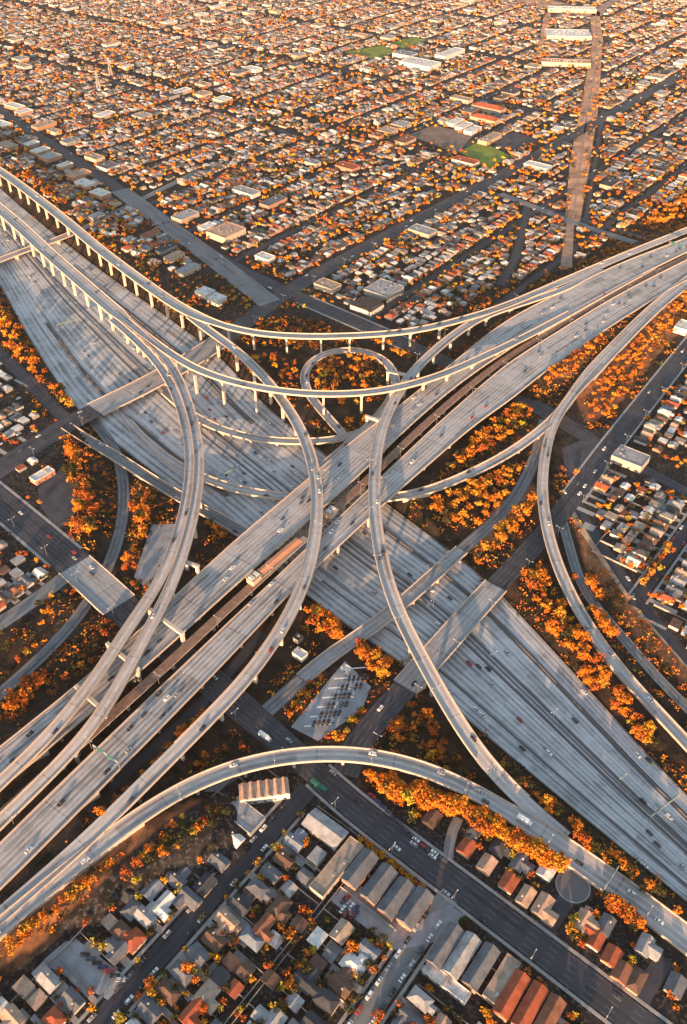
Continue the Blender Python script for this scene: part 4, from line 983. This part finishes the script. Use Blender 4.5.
def trunk_mesh():
    m = MB(); m.cyl(0, 0, -.3, 3.4, .32, .2, 7)
    for a in (.3, 2.3, 4.4): m.bar((0, 0, 2.6), (1.7*math.cos(a), 1.7*math.sin(a), 5.2), .1)
    return m.mesh('tree_trunk', ['bark'])
TRK = trunk_mesh(); CR = []
for i in range(6):
    V, Fc = crown_raw(i, 430, 4.2, 7.5, .5); me = bpy.data.meshes.new('tree_crown'); me.from_pydata(V, [], Fc); me.materials.append(LEAF[0]); CR.append(me)
CRF = [crown_raw(40+i, 42, 3.6, 6.5, 1.15) for i in range(8)]
trees = []   # x y scale colour desc
def tcol(w): return int(rng.choice(5, p=w))
OR = [.36, .17, .24, .19, .04]; MIX = [.25, .17, .18, .32, .08]; RU = [.25, .05, .45, .22, .03]; DK = [.08, .05, .2, .6, .07]
def scatter(px, n, desc, wts=OR, s=(.6, 1.1), z=0, col=True):
    n = int(n*1.9); P_ = pp(px, z); X = [p[0] for p in P_]; Y = [p[1] for p in P_]; k = 0; tr = 0
    while k < n and tr < n*40:
        tr += 1; x, y = random.uniform(min(X), max(X)), random.uniform(min(Y), max(Y))
        if not inpoly(P_, np.array(x), np.array(y)) or hit(M_road, x, y): continue
        trees.append((x, y, random.uniform(*s)*1.22, tcol(wts), desc)); k += 1
scatter([(0, 312), (18, 322), (45, 365), (72, 398), (78, 412), (58, 408), (22, 362), (0, 342)], 34, 'on the bank left of the ground-level freeway')
scatter([(68, 452), (92, 462), (96, 540), (78, 538), (72, 500)], 16, 'in the column left of the curved low ramp', s=(.9, 1.35))
scatter([(132, 498), (150, 496), (150, 525), (140, 575), (122, 590), (130, 540)], 12, 'between the curved low ramp and the grey lot', s=(.7, 1.1))
scatter([(40, 460), (90, 505), (72, 545), (55, 530)], 6, 'around the dark lot by the filling station', [.1, .3, .1, .2, .3], (.5, .7))
scatter([(60, 232), (80, 240), (190, 325), (168, 320), (118, 288)], 42, 'under the highest flyover, upper left', [.7, .12, .15, .03, 0], (.6, .95))
scatter([(10, 168), (30, 172), (70, 205), (60, 208)], 10, 'beside the highest flyover near the top left edge', [.6, 0, .35, .05, 0], (.8, 1.1))
scatter([(312, 362), (345, 354), (380, 360), (390, 380), (380, 396), (345, 400), (318, 392)], 30, 'inside the circular loop ramp', [.4, .4, .08, .06, .06], (.5, .85))
scatter([(225, 340), (300, 345), (300, 385), (260, 378)], 14, 'left of the circular loop ramp', RU, (.5, .9))
scatter([(340, 400), (380, 400), (365, 425), (345, 425)], 5, 'just below the loop ramp', [.5, .4, 0, .1, 0], (.7, 1))
scatter([(372, 342), (400, 345), (402, 358), (380, 350)], 7, 'above the loop ramp on its right', [.5, .5, 0, 0, 0], (.6, .9))
scatter([(392, 428), (425, 420), (420, 440), (396, 460)], 9, 'in the gap beside the plunging flyover', [.8, .2, 0, 0, 0], (.7, 1.1))
scatter([(430, 456), (500, 410), (540, 398), (548, 410), (505, 440), (440, 476)], 52, 'between lower freeway deck and low ramp', [.5, .16, .16, .14, .04], (.55, 1))
scatter([(541, 384), (575, 352), (612, 322), (635, 308), (600, 345), (572, 378), (548, 392)], 30, 'between the lower deck and right-hand ramp', [.55, .12, .3, .03, 0], (.4, .7))
scatter([(588, 420), (588, 392), (640, 340), (687, 295), (720, 265), (720, 290), (687, 322), (650, 355), (612, 415)], 120, 'on the big slope beside the right-hand ramp', [.75, .1, .13, .02, 0], (.35, .7))
scatter([(425, 505), (480, 478), (525, 470), (520, 490), (490, 515), (462, 535), (450, 525)], 46, 'between freeway cutting and narrow ramp road', [.66, .2, .06, .08, 0], (.55, 1))
scatter([(472, 556), (500, 525), (532, 498), (538, 512), (500, 545), (480, 562)], 22, 'along the bank between the two overpasses', [.7, .2, .03, .07, 0], (.6, 1.05))
scatter([(522, 572), (545, 565), (572, 622), (620, 690), (668, 752), (640, 735), (580, 670), (545, 625)], 62, 'between lower right freeway and right-hand ramp', [.5, .12, .2, .16, .02], (.5, 1))
scatter([(562, 552), (590, 580), (622, 640), (600, 632), (578, 590)], 22, 'right of the descending right-hand ramp', [.7, .2, .06, .04, 0], (.6, 1))
scatter([(640, 690), (680, 720), (687, 740), (660, 715)], 8, 'at the right edge beside the right-hand ramp', OR, (.5, .9))
scatter([(300, 606), (322, 605), (342, 625), (338, 640), (305, 630)], 14, 'below the lower freeway deck at the centre', [.7, .15, .15, 0, 0], (.6, 1))
scatter([(352, 642), (372, 648), (388, 665), (384, 680), (362, 668)], 12, 'at the upper corner of the pale parking lot', [.7, .2, .1, 0, 0], (.6, 1))
scatter([(290, 700), (325, 668), (330, 675), (288, 722)], 10, 'along the left side of the pale parking lot', MIX, (.4, .6))
scatter([(318, 742), (350, 740), (368, 708), (360, 705), (340, 735)], 9, 'along the lower edge of the pale parking lot', [.1, .4, .1, .1, .3], (.4, .65))
scatter([(366, 762), (400, 772), (450, 792), (500, 822), (545, 852), (570, 868), (555, 872), (500, 842), (450, 815), (390, 800), (368, 780)], 85, 'in the orange belt below the nearest flyover', [.62, .16, .15, .05, .02], (.7, 1.1))
scatter([(600, 888), (620, 895), (650, 925), (640, 930), (610, 908)], 14, 'in the small belt beside the ramp at lower right', OR, (.6, .9))
scatter([(388, 725), (420, 700), (445, 745), (470, 780), (430, 765), (395, 748)], 26, 'between overpass and plunging flyover', [.35, .05, .3, .28, .02], (.5, .9))
scatter([(505, 760), (540, 795), (620, 862), (680, 915), (660, 915), (590, 860), (530, 815)], 34, 'in the dark strip beside the lower right freeway', [.3, .06, .2, .42, .02], (.5, .85))
scatter([(180, 735), (215, 700), (195, 735), (120, 810), (100, 825)], 20, 'left of the long flyover, bottom left', [.3, .02, .56, .12, 0], (.5, .85))
scatter([(200, 760), (240, 735), (250, 745), (190, 780)], 8, 'between the two ramps above the bottom avenue', RU, (.4, .7))
scatter([(0, 690), (35, 668), (52, 678), (30, 708), (0, 735)], 24, 'on the left-edge bank above the freeway decks', [.45, .02, .45, .08, 0], (.5, .8))
scatter([(0, 600), (60, 560), (90, 570), (60, 630), (0, 680)], 16, 'beside the curved low ramp near the left edge', DK, (.4, .8))
scatter([(60, 690), (120, 640), (150, 600), (165, 570), (150, 560), (100, 630)], 16, 'between the dark avenue and the twin ramps', DK, (.4, .8))
scatter([(0, 950), (50, 905), (100, 865), (95, 890), (40, 935), (0, 975)], 20, 'on the bank below the nearest flyover, bottom left', [.4, .3, .1, .2, 0], (.4, .65))
scatter([(120, 872), (200, 812), (236, 800), (228, 822), (160, 868), (135, 890)], 20, 'on bare ground below the nearest flyover, left', [.14, .06, .2, .55, .05], (.5, .8))
scatter([(592, 470), (640, 480), (700, 505), (700, 650), (650, 605), (600, 530)], 34, 'among right-edge houses below the junction', [.25, .2, .15, .32, .08], (.4, .7))
scatter([(625, 440), (700, 350), (720, 360), (700, 480), (660, 465)], 24, 'among houses right of the upper right-edge street', [.25, .2, .15, .32, .08], (.4, .7))
scatter([(205, 480), (240, 500), (225, 540), (202, 520)], 12, 'right of the twin ramps near the middle', [.6, .1, .15, .15, 0], (.5, .9))
scatter([(130, 330), (150, 330), (200, 380), (190, 400)], 6, 'beneath the twin ramps', DK, (.5, .7))
scatter([(640, 225), (665, 208), (720, 185), (720, 200), (670, 225)], 26, 'on the slope above the far right freeway', [.8, .1, .1, 0, 0], (.8, 1.2))
scatter([(500, 292), (560, 278), (470, 312), (490, 300)], 8, 'in the wedge where the far ramps join', OR, (.4, .7))
scatter([(410, 330), (460, 345), (545, 296), (520, 300), (470, 320)], 14, 'beside the ramps above the upper deck', OR, (.4, .7))
scatter([(220, 318), (290, 318), (330, 330), (300, 345), (240, 342)], 16, 'between the highest flyover and the junction', [.2, .1, .4, .28, .02], (.4, .7))
for i in range(26):  # street trees in a row along the bottom avenue
    t = i/25; x, y = W(362+t*62, 842+t*50); trees.append((x+random.uniform(-1, 1), y+random.uniform(-1, 1), random.uniform(.5, .75), tcol([.45, .45, .05, .05, 0]), 'in the street row below the bottom avenue'))
for i in range(60):
    t = random.random(); x, y = W(573+25*t+random.choice([-8, 8])*(1-.45*t)+random.uniform(-2, 2), 222-205*t); trees.append((x, y, random.uniform(.5, .9), tcol(MIX), 'beside the dirt corridor'))
for i in range(22):
    t = i/21; x, y = W(634+t*28, 585-t*40); trees.append((x+random.uniform(-2, 2)+6, y, random.uniform(.5, .8), tcol([.35, .5, .05, .05, .05]), 'along the dark lane at the right edge'))
# garden trees
n = 0
NG = 28000
def okt(x, y):
    return not (hit(M_road, x, y) or hit(M_int, x, y) or hit(M_build, x, y))
while n < NG:
    n += 1
    if n < 24500: a_, b_ = random.uniform(-30, 717), -15+325*(random.random()**1.15)
    elif n < 26200: a_, b_ = random.uniform(-20, 680), random.uniform(760, 1040)
    else: a_, b_ = random.uniform(-20, 717), random.uniform(300, 770)
    x, y = W(a_, b_)
    cl = math.sin(x*.021+1)*math.sin(y*.017+2)+.6*math.sin(x*.047-y*.031)
    if b_ < 310 and random.random() > .62+.35*cl: continue
    if b_ > 180:
        if not okt(x, y): continue
    elif hit(M_int, x, y) or (hit(M_road, x, y) and random.random() < .86) or (hit(M_build, x, y) and random.random() < .5): continue
    if b_ > 300 and random.random() < .1: continue
    dk = [.16, .12, .17, .45, .1] if b_ > 250 else [.27, .24, .14, .27, .08]
    trees.append((x, y, random.uniform(.42, .85) if b_ > 250 else random.uniform(.5, 1.05), tcol(dk), 'g'))
trees.sort(key=lambda t: -t[2]*4/max(1, pix(t[0], t[1])[2]))
near_t = trees[:300]; near_t.sort(key=lambda t: -pix(t[0], t[1])[1])
def tdesc(t):
    if t[4] != 'g': return t[4]
    return 'standing '+place_desc(t[0], t[1])
tt = Counter((tdesc(t), t[3]) for t in near_t)
for t in near_t:
    d = tdesc(t); n = uniq(d, 't%d' % t[3]); lb = '%s tree %s' % (LEAFN[t[3]], d) + ('' if tt[(d, t[3])] == 1 else ', %s from bottom' % ordw(n))
    r = empty('tree', (t[0], t[1], h1(t[0], t[1])), random.uniform(0, 6.28), label=lb, cat='tree', group='trees around the interchange')
    r.scale = (t[2], t[2], t[2]*random.uniform(.85, 1.15))
    link(TRK, 'trunk', r); objmat(link(random.choice(CR), 'crown', r), LEAF[t[3]])
rest = trees[300:]
hz = height(np.array([t[0] for t in rest]), np.array([t[1] for t in rest]))
V = []; Fc = []; Mi = []; base = 0
for t, z in zip(rest, hz):
    dep = pix(t[0], t[1])[2]
    src = CRF[random.randrange(8)]; v = np.array(src[0]); 
    if dep < 900: v = np.array(crown_raw(random.randrange(10**6), 110, 3.8, 6.8, .75)[0])
    f_n = len(v)//4; a = random.uniform(0, 6.28); c, s = math.cos(a), math.sin(a)
    V.append(np.stack([t[0]+(v[:, 0]*c-v[:, 1]*s)*t[2], t[1]+(v[:, 0]*s+v[:, 1]*c)*t[2], z+v[:, 2]*t[2]], 1))
    Fc.append(np.arange(base, base+len(v)).reshape(-1, 4)); base += len(v); Mi += [t[3]]*f_n
me = bpy.data.meshes.new('distant_trees'); V = np.vstack(V); Fc = np.vstack(Fc)
me.vertices.add(len(V)); me.vertices.foreach_set('co', V.ravel()); me.loops.add(Fc.size); me.loops.foreach_set('vertex_index', Fc.ravel().astype(np.int32))
me.polygons.add(len(Fc)); me.polygons.foreach_set('loop_start', np.arange(0, Fc.size, 4, dtype=np.int32)); me.polygons.foreach_set('loop_total', np.full(len(Fc), 4, np.int32)); me.update(calc_edges=True)
for m in LEAF: me.materials.append(m)
me.polygons.foreach_set('material_index', Mi)
o = bpy.data.objects.new('distant_trees', me); COL.objects.link(o); tag(o, kind='stuff', label='smaller orange and dark trees and bushes spread through gardens and verges', cat='trees')
print('trees', len(trees))
# low shrubs and ground cover on the verges
V = []; Fc = []; Mi = []; base = 0; k = 0
xs = rng.uniform(-700, 760, 110000); ys = rng.uniform(150, 1300, 110000); hs = height(xs, ys)
for x, y, z in zip(xs, ys, hs):
    if not hit(M_int, x, y) or hit(M_road, x, y) or hit(M_build, x, y): continue
    den = math.sin(x*.05+1.3)*math.sin(y*.043)+.5*math.sin(x*.13+y*.11)
    if den < -.45: continue
    g = np.random.default_rng(k); k += 1; q = 7; c = np.array([x, y, z+.5])
    for _ in range(q):
        d = g.normal(size=3)*np.array([1.3, 1.3, .5]); t = g.normal(size=3); t /= np.linalg.norm(t); b = np.cross(t, g.normal(size=3)); b /= np.linalg.norm(b)
        s = .8; cc = c+d; V += [cc+t*s, cc+b*s, cc-t*s, cc-b*s]; Fc.append((base, base+1, base+2, base+3)); base += 4; Mi.append(0)
    ci = int(rng.choice(5, p=[.22, .08, .28, .4, .02])); Mi[-q:] = [ci]*q
me = bpy.data.meshes.new('ground_cover'); me.from_pydata([tuple(v) for v in V], [], Fc)
for m in LEAF: me.materials.append(m)
me.polygons.foreach_set('material_index', Mi); o = bpy.data.objects.new('ground_cover', me); COL.objects.link(o); tag(o, kind='stuff', label='low dark scrub and ivy on the verges between the ramps', cat='ground cover')

# ------------------------------------------------------------ vehicles
def car_meshes(kind):
    L_, W_, Hh = {'sedan': (4.7, 1.85, 1.45), 'suv': (4.9, 1.95, 1.8), 'truck': (9.5, 2.5, 3.6), 'bus': (12, 2.6, 3.1)}[kind]
    body = MB(); glass = MB(); wh = MB()
    if kind in ('sedan', 'suv'):
        hood = .62*Hh if kind == 'suv' else .58*Hh
        prof = [(-L_/2, .3), (L_/2, .3), (L_/2, hood*.8), (L_/2-.15, hood*.95), (L_*.2, hood), (-L_*.36 if kind == 'sedan' else -L_*.48, hood), (-L_/2, hood*.92)]
        l = [(x, -W_/2, z) for x, z in prof]; r = [(x, W_/2, z) for x, z in prof]; body.face(l); body.face(r[::-1])
        for i in range(len(prof)): j = (i+1) % len(prof); body.face([l[i], r[i], r[j], l[j]])
        x0, x1, x2, x3 = L_*.2, L_*.06, (-L_*.2 if kind == 'sedan' else -L_*.4), (-L_*.36 if kind == 'sedan' else -L_*.47); t = W_/2-.25; b = W_/2-.05
        A = [(x0, -b, hood), (x0, b, hood), (x3, b, hood), (x3, -b, hood)]; B = [(x1, -t, Hh), (x1, t, Hh), (x2, t, Hh), (x2, -t, Hh)]
        for i in range(4): j = (i+1) % 4; glass.face([A[i], A[j], B[j], B[i]])
        body.face(B)
        wz, wx = .34, L_*.31
    elif kind == 'truck':
        body.box(-1.0, 0, .9, Hh, 7.3, W_); body.box(3.7, 0, .5, 2.6, 1.9, 2.3); glass.box(4.66, 0, 1.5, 2.4, .06, 2.1); wz, wx = .5, 3.3
    else:
        body.box(0, 0, .35, Hh, L_, W_); body.box(-2, 0, Hh, Hh+.3, 3, 1.6); glass.box(0, 0, 1.4, 2.4, L_+.04, W_+.04); wz, wx = .5, 3.8
    ws = []
    for sx in (-1, 1):
        for sy in (-1, 1):
            m = MB(); k = 10; yo = sy*(W_/2-.1)
            P1 = [(sx*wx+wz*math.cos(a), yo-.11, wz+wz*math.sin(a)) for a in np.linspace(0, 2*math.pi, k, endpoint=False)]; P2 = [(p[0], yo+.11, p[2]) for p in P1]
            m.face(P1); m.face(P2[::-1])
            for i in range(k): j = (i+1) % k; m.face([P1[i], P2[i], P2[j], P1[j]])
            ws.append(m.mesh('wheel', ['tyre']))
    return body.mesh(kind+'_body', [CARM[0]]), glass.mesh(kind+'_windows', ['glass_dark']), ws, (body, glass)
CM = {k: car_meshes(k) for k in ('sedan', 'suv', 'truck', 'bus')}
cars = []
def add_cars(S, n, lanes, desc, t0=0, t1=1, shuffle=.0, parked=False, gap=7):
    N = normals(S); used = []
    tr = 0; k = 0
    while k < n and tr < n*30:
        tr += 1; t = random.uniform(t0, t1); i = min(len(S)-2, int(t*(len(S)-1))); ln = random.choice(lanes)
        x, y = S[i, 0]+N[i, 0]*ln, S[i, 1]+N[i, 1]*ln
        if any(abs(x-a)+abs(y-b) < gap for a, b in used): continue
        a, b, dep = pix(x, y, S[i, 2])
        if not (-8 < a < 695 and -8 < b < 1032): continue
        T = S[i+1, :2]-S[i-1 if i else 0, :2]; ang = math.atan2(T[1], T[0]) + (math.pi if ln < 0 else 0)
        slope = 0
        used.append((x, y)); cars.append((x, y, S[i, 2]+.04, ang, desc, int(rng.choice(6, p=[.3, .27, .16, .17, .06, .04])), 'suv' if random.random() < .35 else 'sedan')); k += 1
for t, n, d in ((.08, 8, 'in the outer left lanes'), (.3, 24, 'in the left carriageway'), (.4, 20, 'left of the median'), (.62, 22, 'in the right carriageway'), (.7, 18, 'mid right carriageway'), (.9, 11, 'in far right collector lanes')):
    S = lerp_path(t, 0, 1); add_cars(S, n, [-3.6, 0, 3.6], d+' of the ground freeway', .12, 1)
add_cars(SU, 40, [-9, -5.4, -1.8, 1.8, 5.4], 'on the upper broad freeway deck', .03, .95); add_cars(SL, 42, [-8, -4.6, -1, 2.6, 6], 'on the lower broad freeway deck', .03, .95)
for S, n, d in ((R1a, 12, 'on the highest flyover'), (R1b, 10, 'on the long curved central flyover'), (R2c, 9, 'on the slim middle flyover'), (R2d, 5, 'on the left twin ramp'), (R2e, 4, 'on the right twin ramp'), (R3, 8, 'on the plunging flyover'), (R4, 10, 'on the nearest flyover'), (R5f, 7, 'on the right-hand ramp'), (ring, 7, 'on the circular loop ramp'), (R5e, 4, 'on the low ramp under the decks')):
    add_cars(S, n, [-2, 1.9], d, .05, .97)
for S, n, d in ((S1, 26, 'on the dark avenue from left edge to bottom'), (S2, 30, 'on the long diagonal avenue'), (S4, 14, 'on the street over the right overpass'), (S5, 18, 'on the street along the junction'), (LR, 4, 'on the slanted frontage bridge'), (S6, 3, 'on the narrow road right of the ramp')):
    add_cars(S, n, [-7.5, -4, 4, 7.5] if n > 15 else [-3, 3], d)
for v, u0, u1, n, d in ((-188, 25, 195, 20, 'parked along the dark bottom left street'), (-85, 25, 195, 22, 'parked along the pale bottom street'), (-94, 480, 620, 12, 'parked in the dark lane at the right edge')):
    add_cars(line_uv(v, u0, u1), n, [-4.3, 4.3], d)
def pxcar(x, y, ang, col, kind, label=None):
    a, b = W(x, y, 0); cars.append((a, b, .12, ang, label or 'in a lot', col, kind))
for k in range(10): a, b = W(350+random.uniform(-10, 12), 905+random.uniform(-8, 12)); cars.append((a, b, .1, A_+math.pi/2, 'standing in the yard behind the apartment blocks', random.randrange(6), 'sedan'))
for k in range(7): a, b = W(85+k*6, 955+k*4.2); cars.append((a, b, .1, A_+math.pi/2*.4, 'parked on the pale lot at bottom left', random.randrange(6), 'suv'))
for k in range(6):
    for l in range(5): a, b = W(314+k*7+l*4.6, 724-k*9+l*2.2*(-.2)); cars.append((a, b, .1, A_+1.9, 'parked on the pale diagonal lot', random.choice([1, 3, 1, 2]), 'sedan'))
for k in range(12):
    a, b = W(384+k*5.5-12, 778+k*5.5+18); cars.append((a, b, .1, A_, 'parked in a row above the bottom avenue', random.randrange(6), 'sedan'))
cars.sort(key=lambda c: pix(c[0], c[1], c[2])[2]); near_c = cars[:300]; near_c.sort(key=lambda t: -pix(*t[:3])[1])
tc = Counter((c[4], c[5], c[6]) for c in near_c)
KN = {'sedan': 'saloon car', 'suv': 'tall car'}
for c in near_c:
    n = uniq(c[4], 'c%d%s' % (c[5], c[6])); lb = '%s %s %s' % (CARC[c[5]][0], KN[c[6]], c[4]) + ('' if tc[(c[4], c[5], c[6])] == 1 else ', %s from bottom' % ordw(n))
    b_, g_, w_, _ = CM[c[6]]
    r = empty('car', c[:3], c[3], label=lb, cat='car', group='cars on the roads and streets')
    objmat(link(b_, 'body', r), CARM[c[5]]); link(g_, 'windows', r)
    if pix(*c[:3])[1] > 560:
        for m in w_: link(m, 'wheel', r)
for (x, y, z, ang, col, kind, nm, lb, cat) in ((265, 738, .15, A_, 0, 'truck', 'box_truck', 'white box truck on the avenue left of the nearest flyover crossing', 'truck'), (319, 787, .15, A_, None, 'bus', 'bus', 'dark green bus at the street corner below the nearest flyover', 'bus'),
                                          (510, 835, 4.5, -.6, 0, 'truck', 'box_truck', 'white box truck on the nearest flyover where the ramps join', 'truck')):
    a, b = W(x, y, z); r = empty(nm, (a, b, z), ang, label=lb, cat=cat); bm_, g_, w_, _ = CM[kind]
    if z > 1:
        i = int(np.argmin([math.hypot(q[0]-a, q[1]-b) for q in R4])); T = R4[i+1]-R4[i]; r.location = (R4[i, 0], R4[i, 1], R4[i, 2]+.05); r.rotation_euler = (0, 0, math.atan2(T[1], T[0]))
    o = link(bm_, 'body', r); objmat(o, CARM[0] if col == 0 else MATS['bus_paint']); link(g_, 'windows', r)
    for m in w_: link(m, 'wheel', r)
# distant parked cars along the far streets, one object
far_c = list(cars[300:]); k = 0
far_c = [(c[0], c[1], c[2], c[3], c[5]) for c in far_c]
while k < 2600:
    k += 1
    v, s, u0, u1 = BLK[random.randrange(len(BLK))]
    if v == 999: continue
    u = random.uniform(u0, u1); x, y = uvw(u, v+s*random.choice([4.2, 4.2, 11])); 
    if inview(x, y, 10) and pix(x, y)[1] < 470 and not hit(M_int, x, y): far_c.append((x, y, .1, math.pi/2-GB, int(rng.choice(6, p=[.4, .2, .2, .12, .05, .03]))))
V = []; Fc = []; Mi = []; base = 0; b0, g0 = CM['sedan'][3]; v0 = np.array(b0.v+g0.v); f0 = b0.f+[tuple(i+len(b0.v) for i in f) for f in g0.f]
for (x, y, z, a, c) in far_c:
    ca, sa = math.cos(a), math.sin(a); V.append(np.stack([x+v0[:, 0]*ca-v0[:, 1]*sa, y+v0[:, 0]*sa+v0[:, 1]*ca, z+v0[:, 2]], 1)); Fc.extend(tuple(i+base for i in f) for f in f0); base += len(v0); Mi += [c]*len(b0.f)+[6]*len(g0.f)
me = bpy.data.meshes.new('distant_cars'); me.from_pydata(np.vstack(V).tolist(), [], Fc)
for m in CARM+[MATS['glass_dark']]: me.materials.append(m)
me.polygons.foreach_set('material_index', Mi); o = bpy.data.objects.new('distant_cars', me); COL.objects.link(o); tag(o, kind='stuff', label='tiny parked cars along the distant streets', cat='cars')
print('cars', len(cars))

# ------------------------------------------------------------ street furniture
def lamp_mesh():
    m = MB(); m.cyl(0, 0, 0, 10, .16, .1, 6); pole = m.mesh('lamp_pole', ['metal'])
    m = MB()
    for s in (-1, 1): m.bar((0, 0, 9.8), (s*2.4, 0, 10.5), .08)
    arm = m.mesh('lamp_arm', ['metal']); m = MB()
    for s in (-1, 1): m.box(s*2.6, 0, 10.4, 10.6, .9, .4, bottom=True)
    return pole, arm, m.mesh('lamp_head', ['white_paint'])
LP = lamp_mesh()
def lamps(S, off, step, desc, z=0):
    N = normals(S); L = np.r_[0, np.cumsum(np.linalg.norm(np.diff(S[:, :2], axis=0), axis=1))]; d = step/2; q = []
    while d < L[-1]:
        i = int(np.searchsorted(L, d)); d += step; i = min(i, len(S)-1); x, y = S[i, 0]+N[i, 0]*off, S[i, 1]+N[i, 1]*off
        a, b, _ = pix(x, y, S[i, 2])
        if -5 < a < 692 and 250 < b < 1024: q.append((b, x, y, S[i, 2], math.atan2(N[i, 1], N[i, 0])))
    q.sort(reverse=True)
    for n, (b, x, y, z, a) in enumerate(q):
        r = empty('street_lamp', (x, y, z), a, label='grey street lamp %s, %s from bottom' % (desc, ordw(n+1)), cat='street lamp', group='street lamps')
        link(LP[0], 'pole', r); ar = link(LP[1], 'arm', r); link(LP[2], 'lamp_head', ar)
lamps(lerp_path(.51, 0, 1), 0, 60, 'on the ground-level freeway median'); lamps(SL, -SL[:, 3].mean()/2+.4, 60, 'on the lower broad freeway deck')
lamps(S1, 9.2, 45, 'beside the dark avenue'); lamps(S4, 10.2, 50, 'beside the street over the right overpass'); lamps(S2, 13.4, 60, 'beside the long diagonal avenue')
lamps(R4, 5.0, 60, 'on the nearest flyover'); lamps(R3, 4.8, 60, 'on the plunging flyover')
def gantry(S, t, w, off, label):
    i = int(t*(len(S)-1)); N = normals(S)[i]; x, y = S[i, 0]+N[0]*off, S[i, 1]+N[1]*off; r = empty('sign_gantry', (x, y, S[i, 2]), math.atan2(N[1], N[0]), label=label, cat='sign gantry', group='sign gantries over the roads')
    for s in (-1, 1):
        m = MB(); m.box(s*w/2, 0, 0, 7.4, .5, .5); m.build('post', 'metal', r)
    m = MB(); m.bar((-w/2, 0, 7.0), (w/2, 0, 7.0), .25); m.bar((-w/2, 0, 6.0), (w/2, 0, 6.0), .2); m.build('beam', 'metal', r)
    for s in (-.22, .22):
        m = MB(); m.box(s*w, -.35, 5.4, 7.9, w*.28, .15, bottom=True); m.build('sign_panel', 'bus_paint', r)
gantry(lerp_path(.65, 0, 1), .955, 26, 0, 'sign gantry over the lower right freeway lanes'); gantry(lerp_path(.33, 0, 1), .62, 24, 0, 'sign gantry over the freeway left lanes near the decks')
gantry(SL, .12, 22, 0, 'sign gantry over the lower deck at the bottom left'); gantry(SU, .86, 22, 0, 'sign gantry over the upper deck at the far right')
gantry(lerp_path(.33, 0, 1), .36, 24, 0, 'sign gantry over the freeway lanes at upper left'); gantry(R4, .84, 14, 0, 'sign gantry over the joined ramps at lower right')
# power pylons in the corridor
def pylon(px, py, hgt, label):
    x, y = W(px, py); r = empty('power_pylon', (x, y, 0), 0, label=label, cat='pylon', group='power pylons'); m = MB(); b = hgt*.09
    C4 = [(-b, -b), (b, -b), (b, b), (-b, b)]; t = .7
    for cx, cy in C4: m.bar((cx, cy, 0), (cx/b*t, cy/b*t, hgt), .28)
    for k in range(6):
        f0_, f1_ = k/6, (k+1)/6; a = [(cx*(1-f0_)+cx/b*t*f0_, cy*(1-f0_)+cy/b*t*f0_, hgt*f0_) for cx, cy in C4]; c = [(cx*(1-f1_)+cx/b*t*f1_, cy*(1-f1_)+cy/b*t*f1_, hgt*f1_) for cx, cy in C4]
        for i in range(4): m.bar(a[i], c[(i+1) % 4], .14)
    m.build('tower', 'steel_tower', r)
    m = MB()
    for z, l in ((.7, 8), (.82, 7), (.94, 6)): m.bar((-l, 0, hgt*z), (l, 0, hgt*z), .3)
    m.build('crossarm', 'steel_tower', r)
pylon(99, 90, 34, 'slim steel pylon among the houses at the upper left, left one'); pylon(111, 76, 34, 'slim steel pylon among the houses at the upper left, right one')

# ------------------------------------------------------------ haze
m, n, p = newmat('haze'); n.nodes.remove(p); pv = n.nodes.new('ShaderNodeVolumePrincipled'); pv.inputs['Color'].default_value = (0.95, 0.9, 0.86, 1)
pv.inputs['Density'].default_value = 0.000014; pv.inputs['Anisotropy'].default_value = 0.0
n.links.new(pv.outputs[0], n.nodes['Material Output'].inputs['Volume'])
mb = MB(); mb.box(0, 3000, -9, H+8, 60000, 60000, 0, bottom=True); mb.build('haze', 'haze', kind='stuff')
